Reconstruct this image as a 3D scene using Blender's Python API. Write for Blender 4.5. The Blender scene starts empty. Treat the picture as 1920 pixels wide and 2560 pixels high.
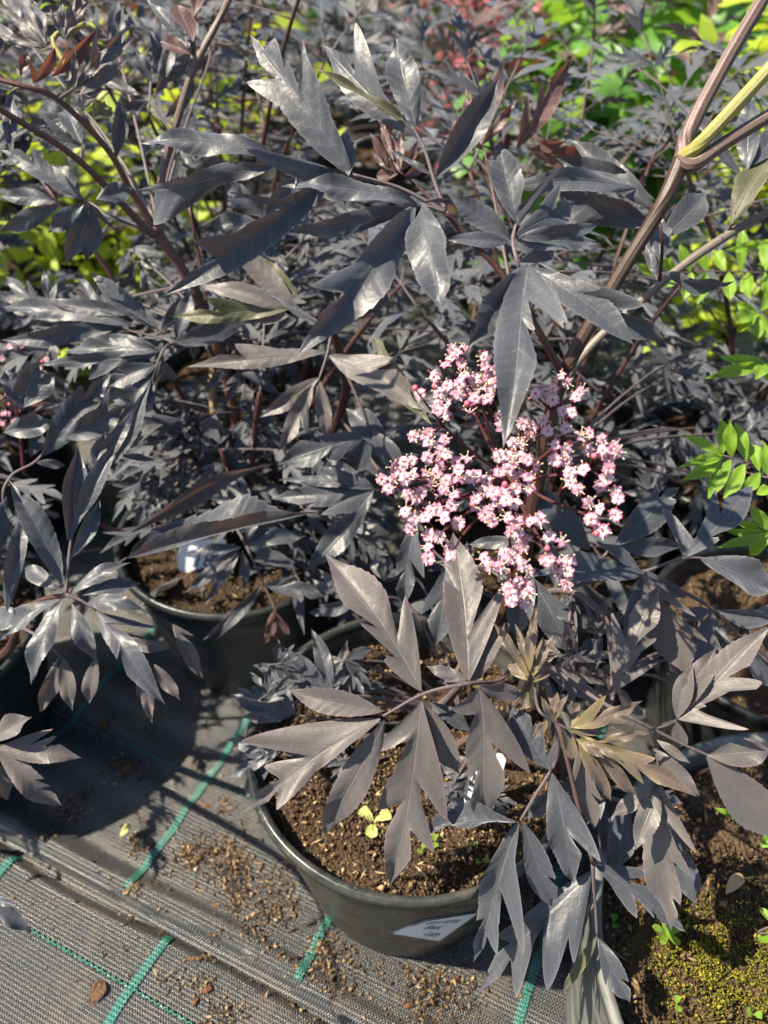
import bpy, math, random
import numpy as np
from mathutils import Matrix, Vector
R = math.radians
random.seed(7); RNG = np.random.default_rng(7)
scene = bpy.context.scene
COL = scene.collection

# ------------------------------------------------------------------ camera, sky, sun, exposure
CAMZ, PITCH, FPX = 0.84, R(40), 1923.0
cd = bpy.data.cameras.new('camera'); cam = bpy.data.objects.new('camera', cd); COL.objects.link(cam)
cam.location = (0, 0, CAMZ); cam.rotation_euler = (R(90) - PITCH, 0, 0)
cd.sensor_fit = 'HORIZONTAL'; cd.sensor_width = 36; cd.lens = 36 * FPX / 1920
cd.clip_start = 0.02; cd.clip_end = 400
cd.dof.use_dof = True; cd.dof.focus_distance = 0.53; cd.dof.aperture_fstop = 7.5
scene.camera = cam
SUN_EL, SUN_AZ = R(53), R(-95)          # azimuth of the sun measured from +Y towards +X
w = bpy.data.worlds.new('World'); scene.world = w; w.use_nodes = True
nt = w.node_tree; bg = nt.nodes['Background']
sky = nt.nodes.new('ShaderNodeTexSky'); sky.sky_type = 'NISHITA'; sky.sun_disc = False
sky.sun_elevation = SUN_EL; sky.sun_rotation = SUN_AZ
nt.links.new(sky.outputs[0], bg.inputs[0]); bg.inputs[1].default_value = 0.075
ld = bpy.data.lights.new('sun', 'SUN'); ld.energy = 5.0; ld.angle = R(0.6); ld.color = (1, .89, .70)
sun = bpy.data.objects.new('sun', ld); COL.objects.link(sun)
sd = Vector((math.sin(SUN_AZ) * math.cos(SUN_EL), math.cos(SUN_AZ) * math.cos(SUN_EL), math.sin(SUN_EL)))
sun.rotation_euler = sd.to_track_quat('Z', 'Y').to_euler(); sun.location = sd * 5
scene.view_settings.view_transform = 'Standard'; scene.view_settings.look = 'None'
scene.view_settings.exposure = 1.3; scene.view_settings.gamma = 1
cy = scene.cycles; cy.max_bounces = 6; cy.diffuse_bounces = 3; cy.glossy_bounces = 2; cy.transmission_bounces = 3; cy.caustics_reflective = False; cy.caustics_refractive = False

# ------------------------------------------------------------------ pixel helpers
CF = Vector((0, math.cos(PITCH), -math.sin(PITCH))); CU = Vector((0, math.sin(PITCH), math.cos(PITCH)))
CO = Vector((0, 0, CAMZ))
def ray(x, y): return CF + Vector((1, 0, 0)) * ((x - 960) / FPX) + CU * ((1280 - y) / FPX)
def px(x, y, d): return CO + ray(x, y) * d
def hit(x, y, z=0.0):
    r = ray(x, y); return CO + r * ((z - CAMZ) / r.z)
def proj(p):
    v = Vector(p) - CO; d = v.dot(CF)
    return 960 + FPX * v.x / max(d, 1e-4), 1280 - FPX * v.dot(CU) / max(d, 1e-4), d

# ------------------------------------------------------------------ object helpers
W = {}
def link(o, parent=None, M=None):
    COL.objects.link(o); M = M or Matrix.Identity(4); W[o.name] = M
    if parent is not None:
        o.parent = parent; o.matrix_basis = W[parent.name].inverted() @ M
    else: o.matrix_basis = M
    return o
def mesh(name, v, f, mats=(), smooth=True, uv=None, fm=None):
    me = bpy.data.meshes.new(name); me.from_pydata([tuple(p) for p in v], [], [tuple(q) for q in f])
    for m in (mats if isinstance(mats, (list, tuple)) else [mats]): me.materials.append(m)
    if smooth: me.polygons.foreach_set('use_smooth', [True] * len(me.polygons))
    if fm is not None: me.polygons.foreach_set('material_index', fm)
    if uv is not None:
        ul = me.uv_layers.new(name='UVMap'); idx = np.zeros(len(me.loops), np.int32); me.loops.foreach_get('vertex_index', idx)
        ul.data.foreach_set('uv', np.asarray(uv, np.float32)[idx].ravel())
    me.update(); return me
def obj(name, me, parent=None, M=None): return link(bpy.data.objects.new(name, me), parent, M)
def tag(o, label=None, cat=None, group=None, kind=None):
    for k, v in (('label', label), ('category', cat), ('group', group), ('kind', kind)):
        if v: o[k] = v
    return o
def empty(name, loc, label, cat, group=None):
    o = bpy.data.objects.new(name, None); o.empty_display_size = .05
    link(o, None, Matrix.Translation(loc)); return tag(o, label, cat, group)
def T(p): return Matrix.Translation(p)
def spline(pts, n):                       # Catmull-Rom through (x,y,z,r) points
    P = np.array([list(p) for p in pts], float)
    if len(P) == 2: return P[0] + (P[1] - P[0]) * np.linspace(0, 1, n)[:, None]
    Q = np.vstack([2 * P[0] - P[1], P, 2 * P[-1] - P[-2]]); out = []
    for u in np.linspace(0, len(P) - 1 - 1e-6, n):
        i = int(u); t = u - i; a, b, c, d = Q[i:i + 4]
        out.append(.5 * (2 * b + (c - a) * t + (2 * a - 5 * b + 4 * c - d) * t * t + (3 * b - a - 3 * c + d) * t ** 3))
    return np.array(out)
def tube(pts, n=12, k=6, cap=True):       # returns verts, faces, uv for a tapered tube
    C = spline(pts, n); V = []; Fc = []; UV = []; up = np.array([.31, .2, .93]); L = 0
    for i in range(n):
        t = C[min(i + 1, n - 1), :3] - C[max(i - 1, 0), :3]; t /= np.linalg.norm(t) + 1e-9
        a = np.cross(t, up); a /= np.linalg.norm(a) + 1e-9; b = np.cross(t, a)
        if i: L += np.linalg.norm(C[i, :3] - C[i - 1, :3])
        for j in range(k):
            q = 2 * math.pi * j / k; V.append(C[i, :3] + C[i, 3] * (a * math.cos(q) + b * math.sin(q))); UV.append((L * 20, j / k))
    for i in range(n - 1):
        for j in range(k): Fc.append((i * k + j, i * k + (j + 1) % k, (i + 1) * k + (j + 1) % k, (i + 1) * k + j))
    if cap: Fc.append(tuple(range(k - 1, -1, -1))); Fc.append(tuple((n - 1) * k + j for j in range(k)))
    return V, Fc, UV
class MB:
    def __init__(s): s.v = []; s.f = []; s.m = []; s.uv = []
    def add(s, v, f, uv=None, mi=0):
        o = len(s.v); s.v.extend(tuple(p) for p in v); s.f.extend(tuple(i + o for i in q) for q in f)
        s.m.extend([mi] * len(f)); s.uv.extend(uv if uv is not None else [(0, 0)] * len(v))
    def mesh(s, name, mats, smooth=True): return mesh(name, s.v, s.f, mats, smooth, s.uv, s.m)

# ------------------------------------------------------------------ materials
class NT:
    def __init__(s, name):
        s.m = bpy.data.materials.new(name); s.m.use_nodes = True; s.t = s.m.node_tree
        s.b = s.t.nodes['Principled BSDF']; s.o = s.t.nodes['Material Output']
    def n(s, typ, ins=None, **kw):
        nd = s.t.nodes.new('ShaderNode' + typ)
        for k, v in kw.items(): setattr(nd, k, v)
        for k, v in (ins or {}).items(): s.set(nd, k, v)
        return nd
    def set(s, nd, k, v):
        i = nd.inputs[k]
        if hasattr(v, 'is_output') or isinstance(v, bpy.types.NodeSocket): s.t.links.new(v, i)
        elif isinstance(v, bpy.types.Node): s.t.links.new(v.outputs[0], i)
        else: i.default_value = v
    def P(s, **kw):
        for k, v in kw.items(): s.set(s.b, k.replace('_', ' '), v)
        return s
    def math(s, op, a, b=0.0, c=None):
        nd = s.n('Math', operation=op); s.set(nd, 0, a); s.set(nd, 1, b)
        if c is not None: s.set(nd, 2, c)
        return nd.outputs[0]
    def mix(s, f, a, b, bt='MIX'):
        nd = s.n('Mix', data_type='RGBA', blend_type=bt); s.set(nd, 0, f); s.set(nd, 6, a); s.set(nd, 7, b); return nd.outputs[2]
    def ramp(s, f, stops):
        nd = s.n('ValToRGB'); e = nd.color_ramp.elements
        while len(e) < len(stops): e.new(.5)
        for x, (p, c) in zip(e, stops): x.position = p; x.color = c
        s.set(nd, 0, f); return nd.outputs[0]
    def noise(s, scale, vec=None, detail=4, rough=.6):
        nd = s.n('TexNoise', {'Scale': scale, 'Detail': detail, 'Roughness': rough})
        if vec is not None: s.set(nd, 'Vector', vec)
        return nd.outputs[0]
    def bump(s, h, strength=.3, dist=.001):
        nd = s.n('Bump', {'Strength': strength, 'Distance': dist, 'Height': h}); s.set(s.b, 'Normal', nd.outputs[0]); return nd
def c4(r, g, b): return (r, g, b, 1)

def leaf_mat(name, top, top2, under, vein, trans, rough=.42, tw=.10, sheen=.25, veins=9.0, bumpd=.0010, basecol=None):
    s = NT(name); uv = s.n('UVMap'); sp = s.n('SeparateXYZ', {0: uv.outputs[0]})
    t, v = sp.outputs[0], sp.outputs[1]; av = s.math('ABSOLUTE', v)
    tri = s.math('ABSOLUTE', s.math('SUBTRACT', s.math('FRACT', s.math('MULTIPLY', s.math('ADD', t, s.math('MULTIPLY', s.noise(25, None, 2), .06)), veins)), .5))
    side = s.math('SMOOTHSTEP' if False else 'MULTIPLY', s.math('MAXIMUM', s.math('SUBTRACT', tri, .42), 0.0), 12.0)
    mid = s.math('MAXIMUM', s.math('SUBTRACT', 1.0, s.math('MULTIPLY', av, 16.0)), 0.0)
    vm = s.math('MINIMUM', s.math('ADD', s.math('MULTIPLY', side, .55), mid), 1.0)
    oi = s.n('ObjectInfo'); tc = s.n('TexCoord')
    nz = s.noise(38, tc.outputs['Object'], 3, .65); nf = s.noise(420, tc.outputs['Object'], 1, .6)
    col = s.mix(s.math('MULTIPLY', s.math('ADD', nz, oi.outputs['Random']), .5), c4(*top), c4(*top2))
    if basecol: col = s.mix(s.ramp(t, [(.03, c4(1, 1, 1)), (.40, c4(0, 0, 0))]), col, c4(*basecol))
    col = s.mix(s.math('MULTIPLY', vm, .45), col, c4(*vein))
    col = s.mix(s.ramp(nf, [(.70, c4(0, 0, 0)), (.80, c4(.35, .35, .35))]), col, c4(.22, .22, .24))
    edge = s.math('POWER', av, 14.0)
    col = s.mix(s.math('MULTIPLY', edge, .8), col, c4(*vein))
    geo = s.n('NewGeometry')
    col = s.mix(geo.outputs['Backfacing'], col, s.mix(nz, c4(*under), c4(under[0] * 1.5, under[1] * 1.45, under[2] * 1.4)))
    s.P(Base_Color=col, Roughness=s.math('ADD', rough - .08, s.math('MULTIPLY', nf, .18)))
    s.P(Sheen_Weight=sheen, Sheen_Roughness=.45, Sheen_Tint=c4(.8, .85, 1), Specular_IOR_Level=.5)
    h = s.math('ADD', s.math('MULTIPLY', s.math('MULTIPLY', side, s.math('SUBTRACT', 1.0, av)), -.32), s.math('MULTIPLY', mid, -1.0)); h = s.math('ADD', h, s.math('MULTIPLY', s.noise(150, tc.outputs['Object'], 2), 1.3))
    s.bump(h, .4, bumpd)
    tr = s.n('BsdfTranslucent', {'Color': c4(*trans)}); mx = s.n('MixShader', {0: tw, 1: s.b.outputs[0], 2: tr.outputs[0]})
    s.t.links.new(mx.outputs[0], s.o.inputs[0]); return s.m
M_DARK = leaf_mat('elder_leaf_dark', (.030, .036, .047), (.066, .071, .083), (.056, .058, .048), (.16, .15, .16), (.13, .085, .075), rough=.45, sheen=.45)
M_WARM = leaf_mat('elder_leaf_warm', (.058, .052, .056), (.110, .100, .094), (.065, .06, .036), (.17, .115, .125), (.28, .14, .07), rough=.5, tw=.10, sheen=.4)
M_OLIVE = leaf_mat('elder_leaf_olive', (.055, .058, .034), (.10, .10, .05), (.12, .12, .06), (.2, .18, .1), (.3, .3, .08), rough=.5, tw=.15)
M_RED = leaf_mat('elder_leaf_young_red', (.055, .03, .034), (.10, .052, .045), (.13, .05, .03), (.28, .14, .1), (.40, .12, .05), rough=.45, tw=.16)
M_YOUNG = leaf_mat('elder_leaf_young_yellow', (.085, .064, .060), (.13, .098, .078), (.15, .1, .06), (.30, .22, .09), (.4, .25, .1), rough=.5, tw=.15, basecol=(.155, .13, .05))
M_LIME = leaf_mat('lime_leaf', (.11, .24, .018), (.23, .38, .032), (.22, .36, .06), (.35, .5, .1), (.50, .75, .05), rough=.5, tw=.38, sheen=.05, veins=12)
M_GREEN = leaf_mat('green_leaf', (.07, .20, .03), (.12, .28, .04), (.10, .2, .05), (.2, .35, .1), (.35, .6, .05), rough=.45, tw=.33, sheen=.05, veins=6)
M_YGREEN = leaf_mat('yellow_green_leaf', (.28, .40, .03), (.42, .48, .04), (.3, .4, .05), (.4, .5, .1), (.65, .75, .05), rough=.5, tw=.4, sheen=.05, veins=6)
M_PINKLEAF = leaf_mat('pink_leaf', (.35, .07, .09), (.5, .16, .17), (.3, .07, .08), (.5, .2, .2), (.6, .15, .15), rough=.5, tw=.25, sheen=.05, veins=6)

def stem_mat(name, a, b, c, streak=.5, sc=900, rough=.5):
    s = NT(name); tc = s.n('TexCoord'); uv = s.n('UVMap'); sp = s.n('SeparateXYZ', {0: uv.outputs[0]})
    ridge = s.math('ABSOLUTE', s.math('SUBTRACT', s.math('FRACT', s.math('MULTIPLY', sp.outputs[1], 8.0)), .5))
    nz = s.noise(70, tc.outputs['Object'], 5, .7); col = s.mix(nz, c4(*a), c4(*b))
    col = s.mix(s.math('MULTIPLY', ridge, streak), col, c4(*c))
    dots = s.n('TexVoronoi', {'Scale': sc * .35, 'Vector': tc.outputs['Object']})
    dm = s.math('LESS_THAN', dots.outputs[0], .16); col = s.mix(s.math('MULTIPLY', dm, .6), col, c4(c[0] * 1.6, c[1] * 1.6, c[2] * 1.6))
    s.P(Base_Color=col, Roughness=rough); s.bump(s.math('ADD', ridge, s.math('ADD', nz, dm)), .5, .0012); return s.m
S_BROWN = stem_mat('stem_brown', (.026, .011, .007), (.052, .024, .015), (.085, .046, .032), .3)
S_RED = stem_mat('stem_red', (.030, .010, .010), (.062, .022, .020), (.11, .055, .048), .5)
S_REDL = stem_mat('stem_bright_red', (.06, .018, .016), (.12, .045, .038), (.2, .12, .09), .6)
S_PURP = stem_mat('stem_purple', (.050, .020, .028), (.10, .058, .055), (.26, .20, .15), 1.0)
S_LIME = stem_mat('stem_yellow_green', (.22, .21, .045), (.32, .30, .07), (.38, .32, .14), .6)
S_GREY = stem_mat('stem_grey', (.07, .055, .045), (.14, .11, .09), (.25, .21, .18), .9)
S_RACH = stem_mat('rachis', (.08, .06, .068), (.13, .10, .105), (.20, .16, .16), .5)
S_PED = stem_mat('flower_stalk', (.055, .010, .016), (.10, .02, .028), (.16, .05, .055), .3)
S_TAN = stem_mat('stem_tan', (.28, .18, .08), (.38, .26, .12), (.42, .3, .16), .4)

def simple(name, col, rough=.5, **kw):
    s = NT(name); s.P(Base_Color=c4(*col), Roughness=rough); s.P(**kw); return s.m
def pot_mat(name, a, b, rough=.32, dust_sheen=.5):
    s = NT(name); tc = s.n('TexCoord'); mp = s.n('Mapping', {0: tc.outputs['Object'], 3: (1, 1, 7)})
    st = s.noise(9, mp.outputs[0], 6, .7); nz = s.noise(45, tc.outputs['Object'], 5, .7); sp = s.noise(260, tc.outputs['Object'], 2)
    f = s.math('MULTIPLY', s.ramp(s.math('ADD', s.math('MULTIPLY', st, .7), s.math('MULTIPLY', nz, .3)), [(.42, c4(0, 0, 0)), (.66, c4(1, 1, 1))]), dust_sheen)  # pale bands: dust, and on the glossy pot also painted-in reflection streaks
    col = s.mix(f, c4(*a), c4(*b)); col = s.mix(s.ramp(sp, [(.66, c4(0, 0, 0)), (.74, c4(.6, .6, .6))]), col, c4(.22, .17, .12))
    s.P(Base_Color=col, Roughness=s.math('ADD', rough, s.math('MULTIPLY', f, .45)), Specular_IOR_Level=.5)
    s.bump(s.math('ADD', st, s.math('MULTIPLY', nz, .4)), .25, .002); return s.m
M_POT = pot_mat('black_pot_plastic', (.009, .012, .013), (.14, .135, .115), .24, .6)
M_POTG = pot_mat('dusty_grey_pot_plastic', (.06, .068, .068), (.26, .26, .24), .4, .8)
M_POTD = pot_mat('dark_pot_plastic', (.010, .014, .016), (.05, .05, .045), .3, .4)

def soil_mat(name, a, b, c):
    s = NT(name); tc = s.n('TexCoord'); nz = s.noise(60, tc.outputs['Object'], 6, .75); vo = s.n('TexVoronoi', {'Scale': 330.0, 'Vector': tc.outputs['Object']})
    col = s.mix(nz, c4(*a), c4(*b)); col = s.mix(s.math('MULTIPLY', s.noise(300, tc.outputs['Object'], 4, .8), .75), col, c4(*c))
    s.P(Base_Color=col, Roughness=.92, Specular_IOR_Level=.2); s.bump(s.math('ADD', nz, vo.outputs[0]), 1, .004); return s.m
M_SOIL = soil_mat('potting_soil', (.014, .009, .006), (.045, .029, .018), (.11, .072, .043))
M_SOILB = soil_mat('garden_soil', (.030, .019, .012), (.075, .048, .029), (.15, .10, .06))
def crumb_mat(name, cols):
    s = NT(name); g = s.n('NewGeometry'); col = s.ramp(g.outputs['Random Per Island'], [(i / (len(cols) - 1), c4(*c)) for i, c in enumerate(cols)])
    s.P(Base_Color=col, Roughness=.9, Specular_IOR_Level=.2); return s.m
M_CRUMB = crumb_mat('bark_crumbs', [(.025, .015, .010), (.06, .037, .022), (.12, .076, .043), (.23, .155, .085), (.40, .29, .17)])
M_CRUMBD = crumb_mat('soil_crumbs', [(.02, .012, .008), (.05, .031, .019), (.11, .07, .04), (.26, .175, .10)])
M_MOSS = crumb_mat('moss', [(.035, .045, .008), (.09, .095, .012), (.20, .165, .02), (.32, .25, .028), (.07, .10, .012), (.12, .08, .04)])
M_WHITE = simple('white_plastic', (.78, .80, .84), .35)
M_INK = simple('ink', (.02, .02, .03), .5)
M_GTHREAD = None

# woven ground fabric
E1 = Vector((.909, -.418, 0)).normalized(); E2 = Vector((-E1.y, E1.x, 0))
def fabric_mat(name, base, hi, k=1050.0):
    s = NT(name); g = s.n('TexCoord'); mp = s.n('Mapping', {0: g.outputs['Object'], 2: (0, 0, math.atan2(.418, .909))})
    sp = s.n('SeparateXYZ', {0: mp.outputs[0]})
    sx = s.math('SINE', s.math('MULTIPLY', sp.outputs[0], k * 2)); sy = s.math('SINE', s.math('MULTIPLY', sp.outputs[1], k * 1.5))
    wv = s.math('ADD', s.math('MULTIPLY', s.math('MULTIPLY', sx, sy), .5), .5)
    rib = s.math('MULTIPLY', s.math('ADD', sx, 1.0), .5)
    nz = s.noise(14, g.outputs['Object'], 5, .7); nd = s.noise(120, g.outputs['Object'], 4, .7)
    col = s.mix(s.math('POWER', wv, 2.2), c4(*base), c4(*hi));  # paler weave crests; on the black fabric they paint in thread glints
    dirt = s.ramp(s.math('MULTIPLY', nz, s.math('ADD', nd, .45)), [(.50, c4(0, 0, 0)), (.68, c4(.45, .45, .45))])
    col = s.mix(dirt, col, c4(.15, .105, .065))
    s.P(Base_Color=col, Roughness=s.math('ADD', .24, s.math('MULTIPLY', dirt, .4)), Specular_IOR_Level=.7)
    s.bump(s.math('ADD', wv, s.math('MULTIPLY', rib, .6)), 1.0, .0011); return s.m
M_FAB = fabric_mat('woven_black_fabric', (.005, .006, .007), (.165, .17, .175))
M_TEAL = fabric_mat('woven_teal_thread', (.008, .075, .062), (.07, .30, .25))

# ------------------------------------------------------------------ ground
gm = NT('far_gravel'); tcg = gm.n('TexCoord'); gn = gm.noise(6, tcg.outputs['Object'], 6, .7)
gm.P(Base_Color=gm.mix(gn, c4(.10, .09, .075), c4(.26, .235, .20)), Roughness=.9); gm.bump(gm.noise(90, tcg.outputs['Object'], 4), .8, .01)
gv = [(-80, -80, -.03), (80, -80, -.03), (80, 80, -.03), (-80, 80, -.03)]
ground = tag(obj('ground', mesh('ground', gv, [(0, 1, 2, 3)], gm.m, False)), kind='structure')
def fold(a, b):      # height of the cover fabric: folds run along E1
    f = .0045 * math.sin((b + .02 * math.sin(a * 7)) * 62) + .003 * math.sin(b * 131 + a * 9 + 1) + .0025 * math.sin(a * 23 + b * 11)
    return f
SEAM = .21
def zfar(a, b):
    e = b - SEAM - .004 * math.sin(a * 17)
    return .010 + fold(a, b) * .5 * min(1, max(0, e / .04)) + .013 * math.exp(-((e - .010) / .016) ** 2) - (.010 if e < .0015 else 0)
def znear(a, b): return .004 + fold(a + 2, b) * .35 - .022 * math.exp(-((b - SEAM - .004 * math.sin(a * 17) + .001) / .007) ** 2)
def sheet(name, la, lb, zf, label):
    V = []; Fc = []; nb = len(lb)
    for a in la:
        for b in lb: p = E1 * a + E2 * b; V.append((p.x, p.y, zf(a, b)))
    for i in range(len(la) - 1):
        for j in range(nb - 1): Fc.append((i * nb + j, (i + 1) * nb + j, (i + 1) * nb + j + 1, i * nb + j + 1))
    o = obj(name, mesh(name, V, Fc, M_FAB)); tag(o, label, kind='structure'); return o
fine = lambda a, b, s: list(np.arange(a, b, s))
LA = fine(-6, -1, .5) + fine(-1, .45, .012) + fine(.45, 6, .4)
far_sheet = sheet('ground_fabric', LA, [SEAM - .0045, SEAM - .001, SEAM + .002, SEAM + .005] + fine(SEAM + .009, .75, .008) + fine(.75, 1.5, .05) + fine(1.5, 9, .5), zfar, 'black woven ground cover fabric under the pots')
near_sheet = sheet('ground_fabric', LA, fine(-1.2, -.1, .1) + fine(-.1, SEAM + .03, .008), znear, 'black woven ground cover fabric in front of the overlap seam')
def stripe(parent, a, b0, b1, zf, wdt=.0043):
    bs = np.arange(b0, b1, .006); V = []; Fc = []
    for i, b in enumerate(bs):
        for s in (-1, 0, 1):
            aa = a + s * wdt + .0012 * math.sin(b * 40); p = E1 * aa + E2 * b; V.append((p.x, p.y, zf(aa, b) + .0016 + (.0006 if s == 0 else 0)))
    for i in range(len(bs) - 1):
        for s in range(2): q = i * 3 + s; Fc.append((q, q + 1, q + 4, q + 3))
    obj('teal_stripe', mesh('teal_stripe', V, Fc, M_TEAL), parent)
def thread(parent, b, a0, a1, zf):
    pts = []; n = int((a1 - a0) / .0035)
    for i in range(n):
        a = a0 + (a1 - a0) * i / n; bb = b + (.0013 if i % 2 else -.0013); p = E1 * a + E2 * bb; pts.append((p.x, p.y, zf(a, bb) + .0018, .0013))
    v, f, u = tube(pts, n, 4); obj('teal_thread', mesh('teal_thread', v, f, M_TEAL, True, u), parent)
for k in range(-3, 4): stripe(far_sheet, -.397 + .205 * k, SEAM + .006, .74, zfar)
for k in range(-2, 3): stripe(near_sheet, -.337 + .205 * k, -.3, SEAM - .004, znear)
for k in range(2): thread(far_sheet, .361 + .19 * k, -.95, .44, zfar)
thread(near_sheet, .147, -1.0, .6, znear); thread(near_sheet, -.067, -1.0, .6, znear)

# ------------------------------------------------------------------ crumbs (uncountable bits)
def crumbs(pts, smin, smax, flat=.7, rg=RNG):
    pts = np.asarray(pts); n = len(pts)
    base = np.array([[1, 0, 0], [-1, 0, 0], [0, 1, 0], [0, -1, 0], [0, 0, 1], [0, 0, -1]], float)
    fs = np.array([[0, 2, 4], [2, 1, 4], [1, 3, 4], [3, 0, 4], [2, 0, 5], [1, 2, 5], [3, 1, 5], [0, 3, 5]])
    sz = rg.uniform(0, 1, n) ** 2.2 * (smax - smin) + smin
    A = base[None] * rg.uniform(.5, 1.25, (n, 6, 1)) + rg.normal(0, .12, (n, 6, 3))
    A = A * rg.uniform(.28, 1.0, (n, 1, 3)) * np.where(rg.uniform(0, 1, (n, 1, 1)) < .35, np.array([2.6, .5, .5]), 1.0) * sz[:, None, None]
    q = rg.normal(size=(n, 4)); q /= np.linalg.norm(q, axis=1)[:, None]; w_, x, y, z = q.T
    Rm = np.stack([1 - 2 * (y * y + z * z), 2 * (x * y - z * w_), 2 * (x * z + y * w_), 2 * (x * y + z * w_), 1 - 2 * (x * x + z * z), 2 * (y * z - x * w_), 2 * (x * z - y * w_), 2 * (y * z + x * w_), 1 - 2 * (x * x + y * y)], 1).reshape(n, 3, 3)
    V = np.einsum('nij,nkj->nki', Rm, A); V[:, :, 2] *= flat; V += pts[:, None, :]
    Fc = (fs[None] + (np.arange(n) * 6)[:, None, None]).reshape(-1, 3)
    return V.reshape(-1, 3), Fc
def npmesh(name, V, Fc, mat, smooth=False):
    me = bpy.data.meshes.new(name); me.vertices.add(len(V)); me.vertices.foreach_set('co', V.ravel().astype(np.float32))
    k = Fc.shape[1]; me.loops.add(Fc.size); me.loops.foreach_set('vertex_index', Fc.ravel().astype(np.int32))
    me.polygons.add(len(Fc)); me.polygons.foreach_set('loop_start', np.arange(0, Fc.size, k, dtype=np.int32)); me.polygons.foreach_set('loop_total', np.full(len(Fc), k, np.int32))
    me.materials.append(mat); me.update(calc_edges=True); me.validate(); return me

# ------------------------------------------------------------------ pots
def lathe(prof, n=72):
    V = []; Fc = []
    for r, z in prof:
        for j in range(n): q = 2 * math.pi * j / n; V.append((r * math.cos(q), r * math.sin(q), z))
    for i in range(len(prof) - 1):
        for j in range(n): Fc.append((i * n + j, i * n + (j + 1) % n, (i + 1) * n + (j + 1) % n, (i + 1) * n + j))
    return V, Fc
def make_pot(x, y, r, h, rb, label, mat=None, group=None, soil=True, soil_z=None, smat=None, cmat=None, ncr=0, seed=1, z0=.008, big=.0042):
    mat = mat or M_POT; smat = smat or M_SOIL; e = empty('plant_pot', (x, y, z0), label, 'pot', group); M = T((x, y, z0))
    pr = [(.001, .004), (rb - .01, .004), (rb - .004, 0), (rb, .006)]
    for t in (.25, .5, .75): pr.append((rb + (r - .003 - rb) * t, h * t))
    pr += [(r - .0035, h - .017), (r - .001, h - .015), (r, h - .010), (r + .0005, h - .002), (r - .0015, h), (r - .006, h - .001), (r - .0075, h - .006), (rb + (r - .003 - rb) * .5 - .005, h * .5), (rb - .006, .012)]
    v, f = lathe(pr); obj('wall', mesh('pot_wall', v, f, mat), e, M)
    v, f = lathe([(r - .001, h - .0004), (r + .0012, h - .002), (r + .0014, h - .010), (r - .002, h - .0115)]); obj('rim', mesh('pot_rim', v, f, mat), e, M)
    if soil:
        sz = soil_z or h - .03; rg = np.random.default_rng(seed); n = 40; V = [(0, 0, sz + .006)]; Fc = []
        rings = 14
        for i in range(1, rings + 1):
            rr = (r - .0095) * i / rings
            for j in range(n):
                q = 2 * math.pi * j / n; zz = sz + .010 * math.sin(rr * 60 + 2 * q + seed) * math.cos(q * 3 + rr * 40) + rg.normal(0, .0022) + .004 * math.sin(q + seed)
                V.append((rr * math.cos(q), rr * math.sin(q), zz))
        for j in range(n): Fc.append((0, 1 + j, 1 + (j + 1) % n))
        for i in range(rings - 1):
            for j in range(n): a = 1 + i * n; Fc.append((a + j, a + n + j, a + n + (j + 1) % n, a + (j + 1) % n))
        s_ = obj('soil', mesh('soil', V, Fc, smat), e, M); tag(s_, 'crumbly brown potting soil')
        if ncr:
            rr = (r - .014) * np.sqrt(rg.uniform(0, 1, ncr)); q = rg.uniform(0, 6.283, ncr)
            z = sz + .010 * np.sin(rr * 60 + 2 * q + seed) * np.cos(q * 3 + rr * 40) + .004 * np.sin(q + seed) + rg.uniform(-.001, .005, ncr)
            V2, F2 = crumbs(np.stack([rr * np.cos(q), rr * np.sin(q), z], 1), .0008, big, .75, rg)
            tag(obj('soil_crumbs', npmesh('soil_crumbs', V2, F2, cmat or M_CRUMB), e, M), kind='stuff')
    return e
POT1 = Vector((.025, .408, 0)); POT3 = Vector((-.18, .72, 0)); POTL = Vector((-.53, .56, 0)); POTR = Vector((.35, .215, 0)); POTB = Vector((.43, .56, 0))
pot1 = make_pot(POT1.x, POT1.y, .15, .225, .108, 'glossy black pot with brown soil and a white paper label on its wall', ncr=11000, seed=3)
pot3 = make_pot(POT3.x, POT3.y, .15, .205, .11, 'black pot with numbered white tag, behind the flowering elder pot', M_POTD, ncr=2500, seed=4, cmat=M_CRUMBD)
potl = make_pot(POTL.x, POTL.y, .15, .20, .11, 'black pot in shade under the drooping elder beside bare fabric', M_POTD, ncr=900, seed=5, cmat=M_CRUMBD)
potr = make_pot(POTR.x, POTR.y, .195, .225, .184, 'wide dusty grey pot with mossy soil', M_POTG, ncr=9000, seed=6, smat=M_SOILB, cmat=M_CRUMBD, soil_z=.188, big=.006)
potb = make_pot(POTB.x, POTB.y, .135, .20, .10, 'black pot with weedy soil behind the wide mossy pot', M_POTD, ncr=1800, seed=8, smat=M_SOILB, cmat=M_CRUMB)

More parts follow.
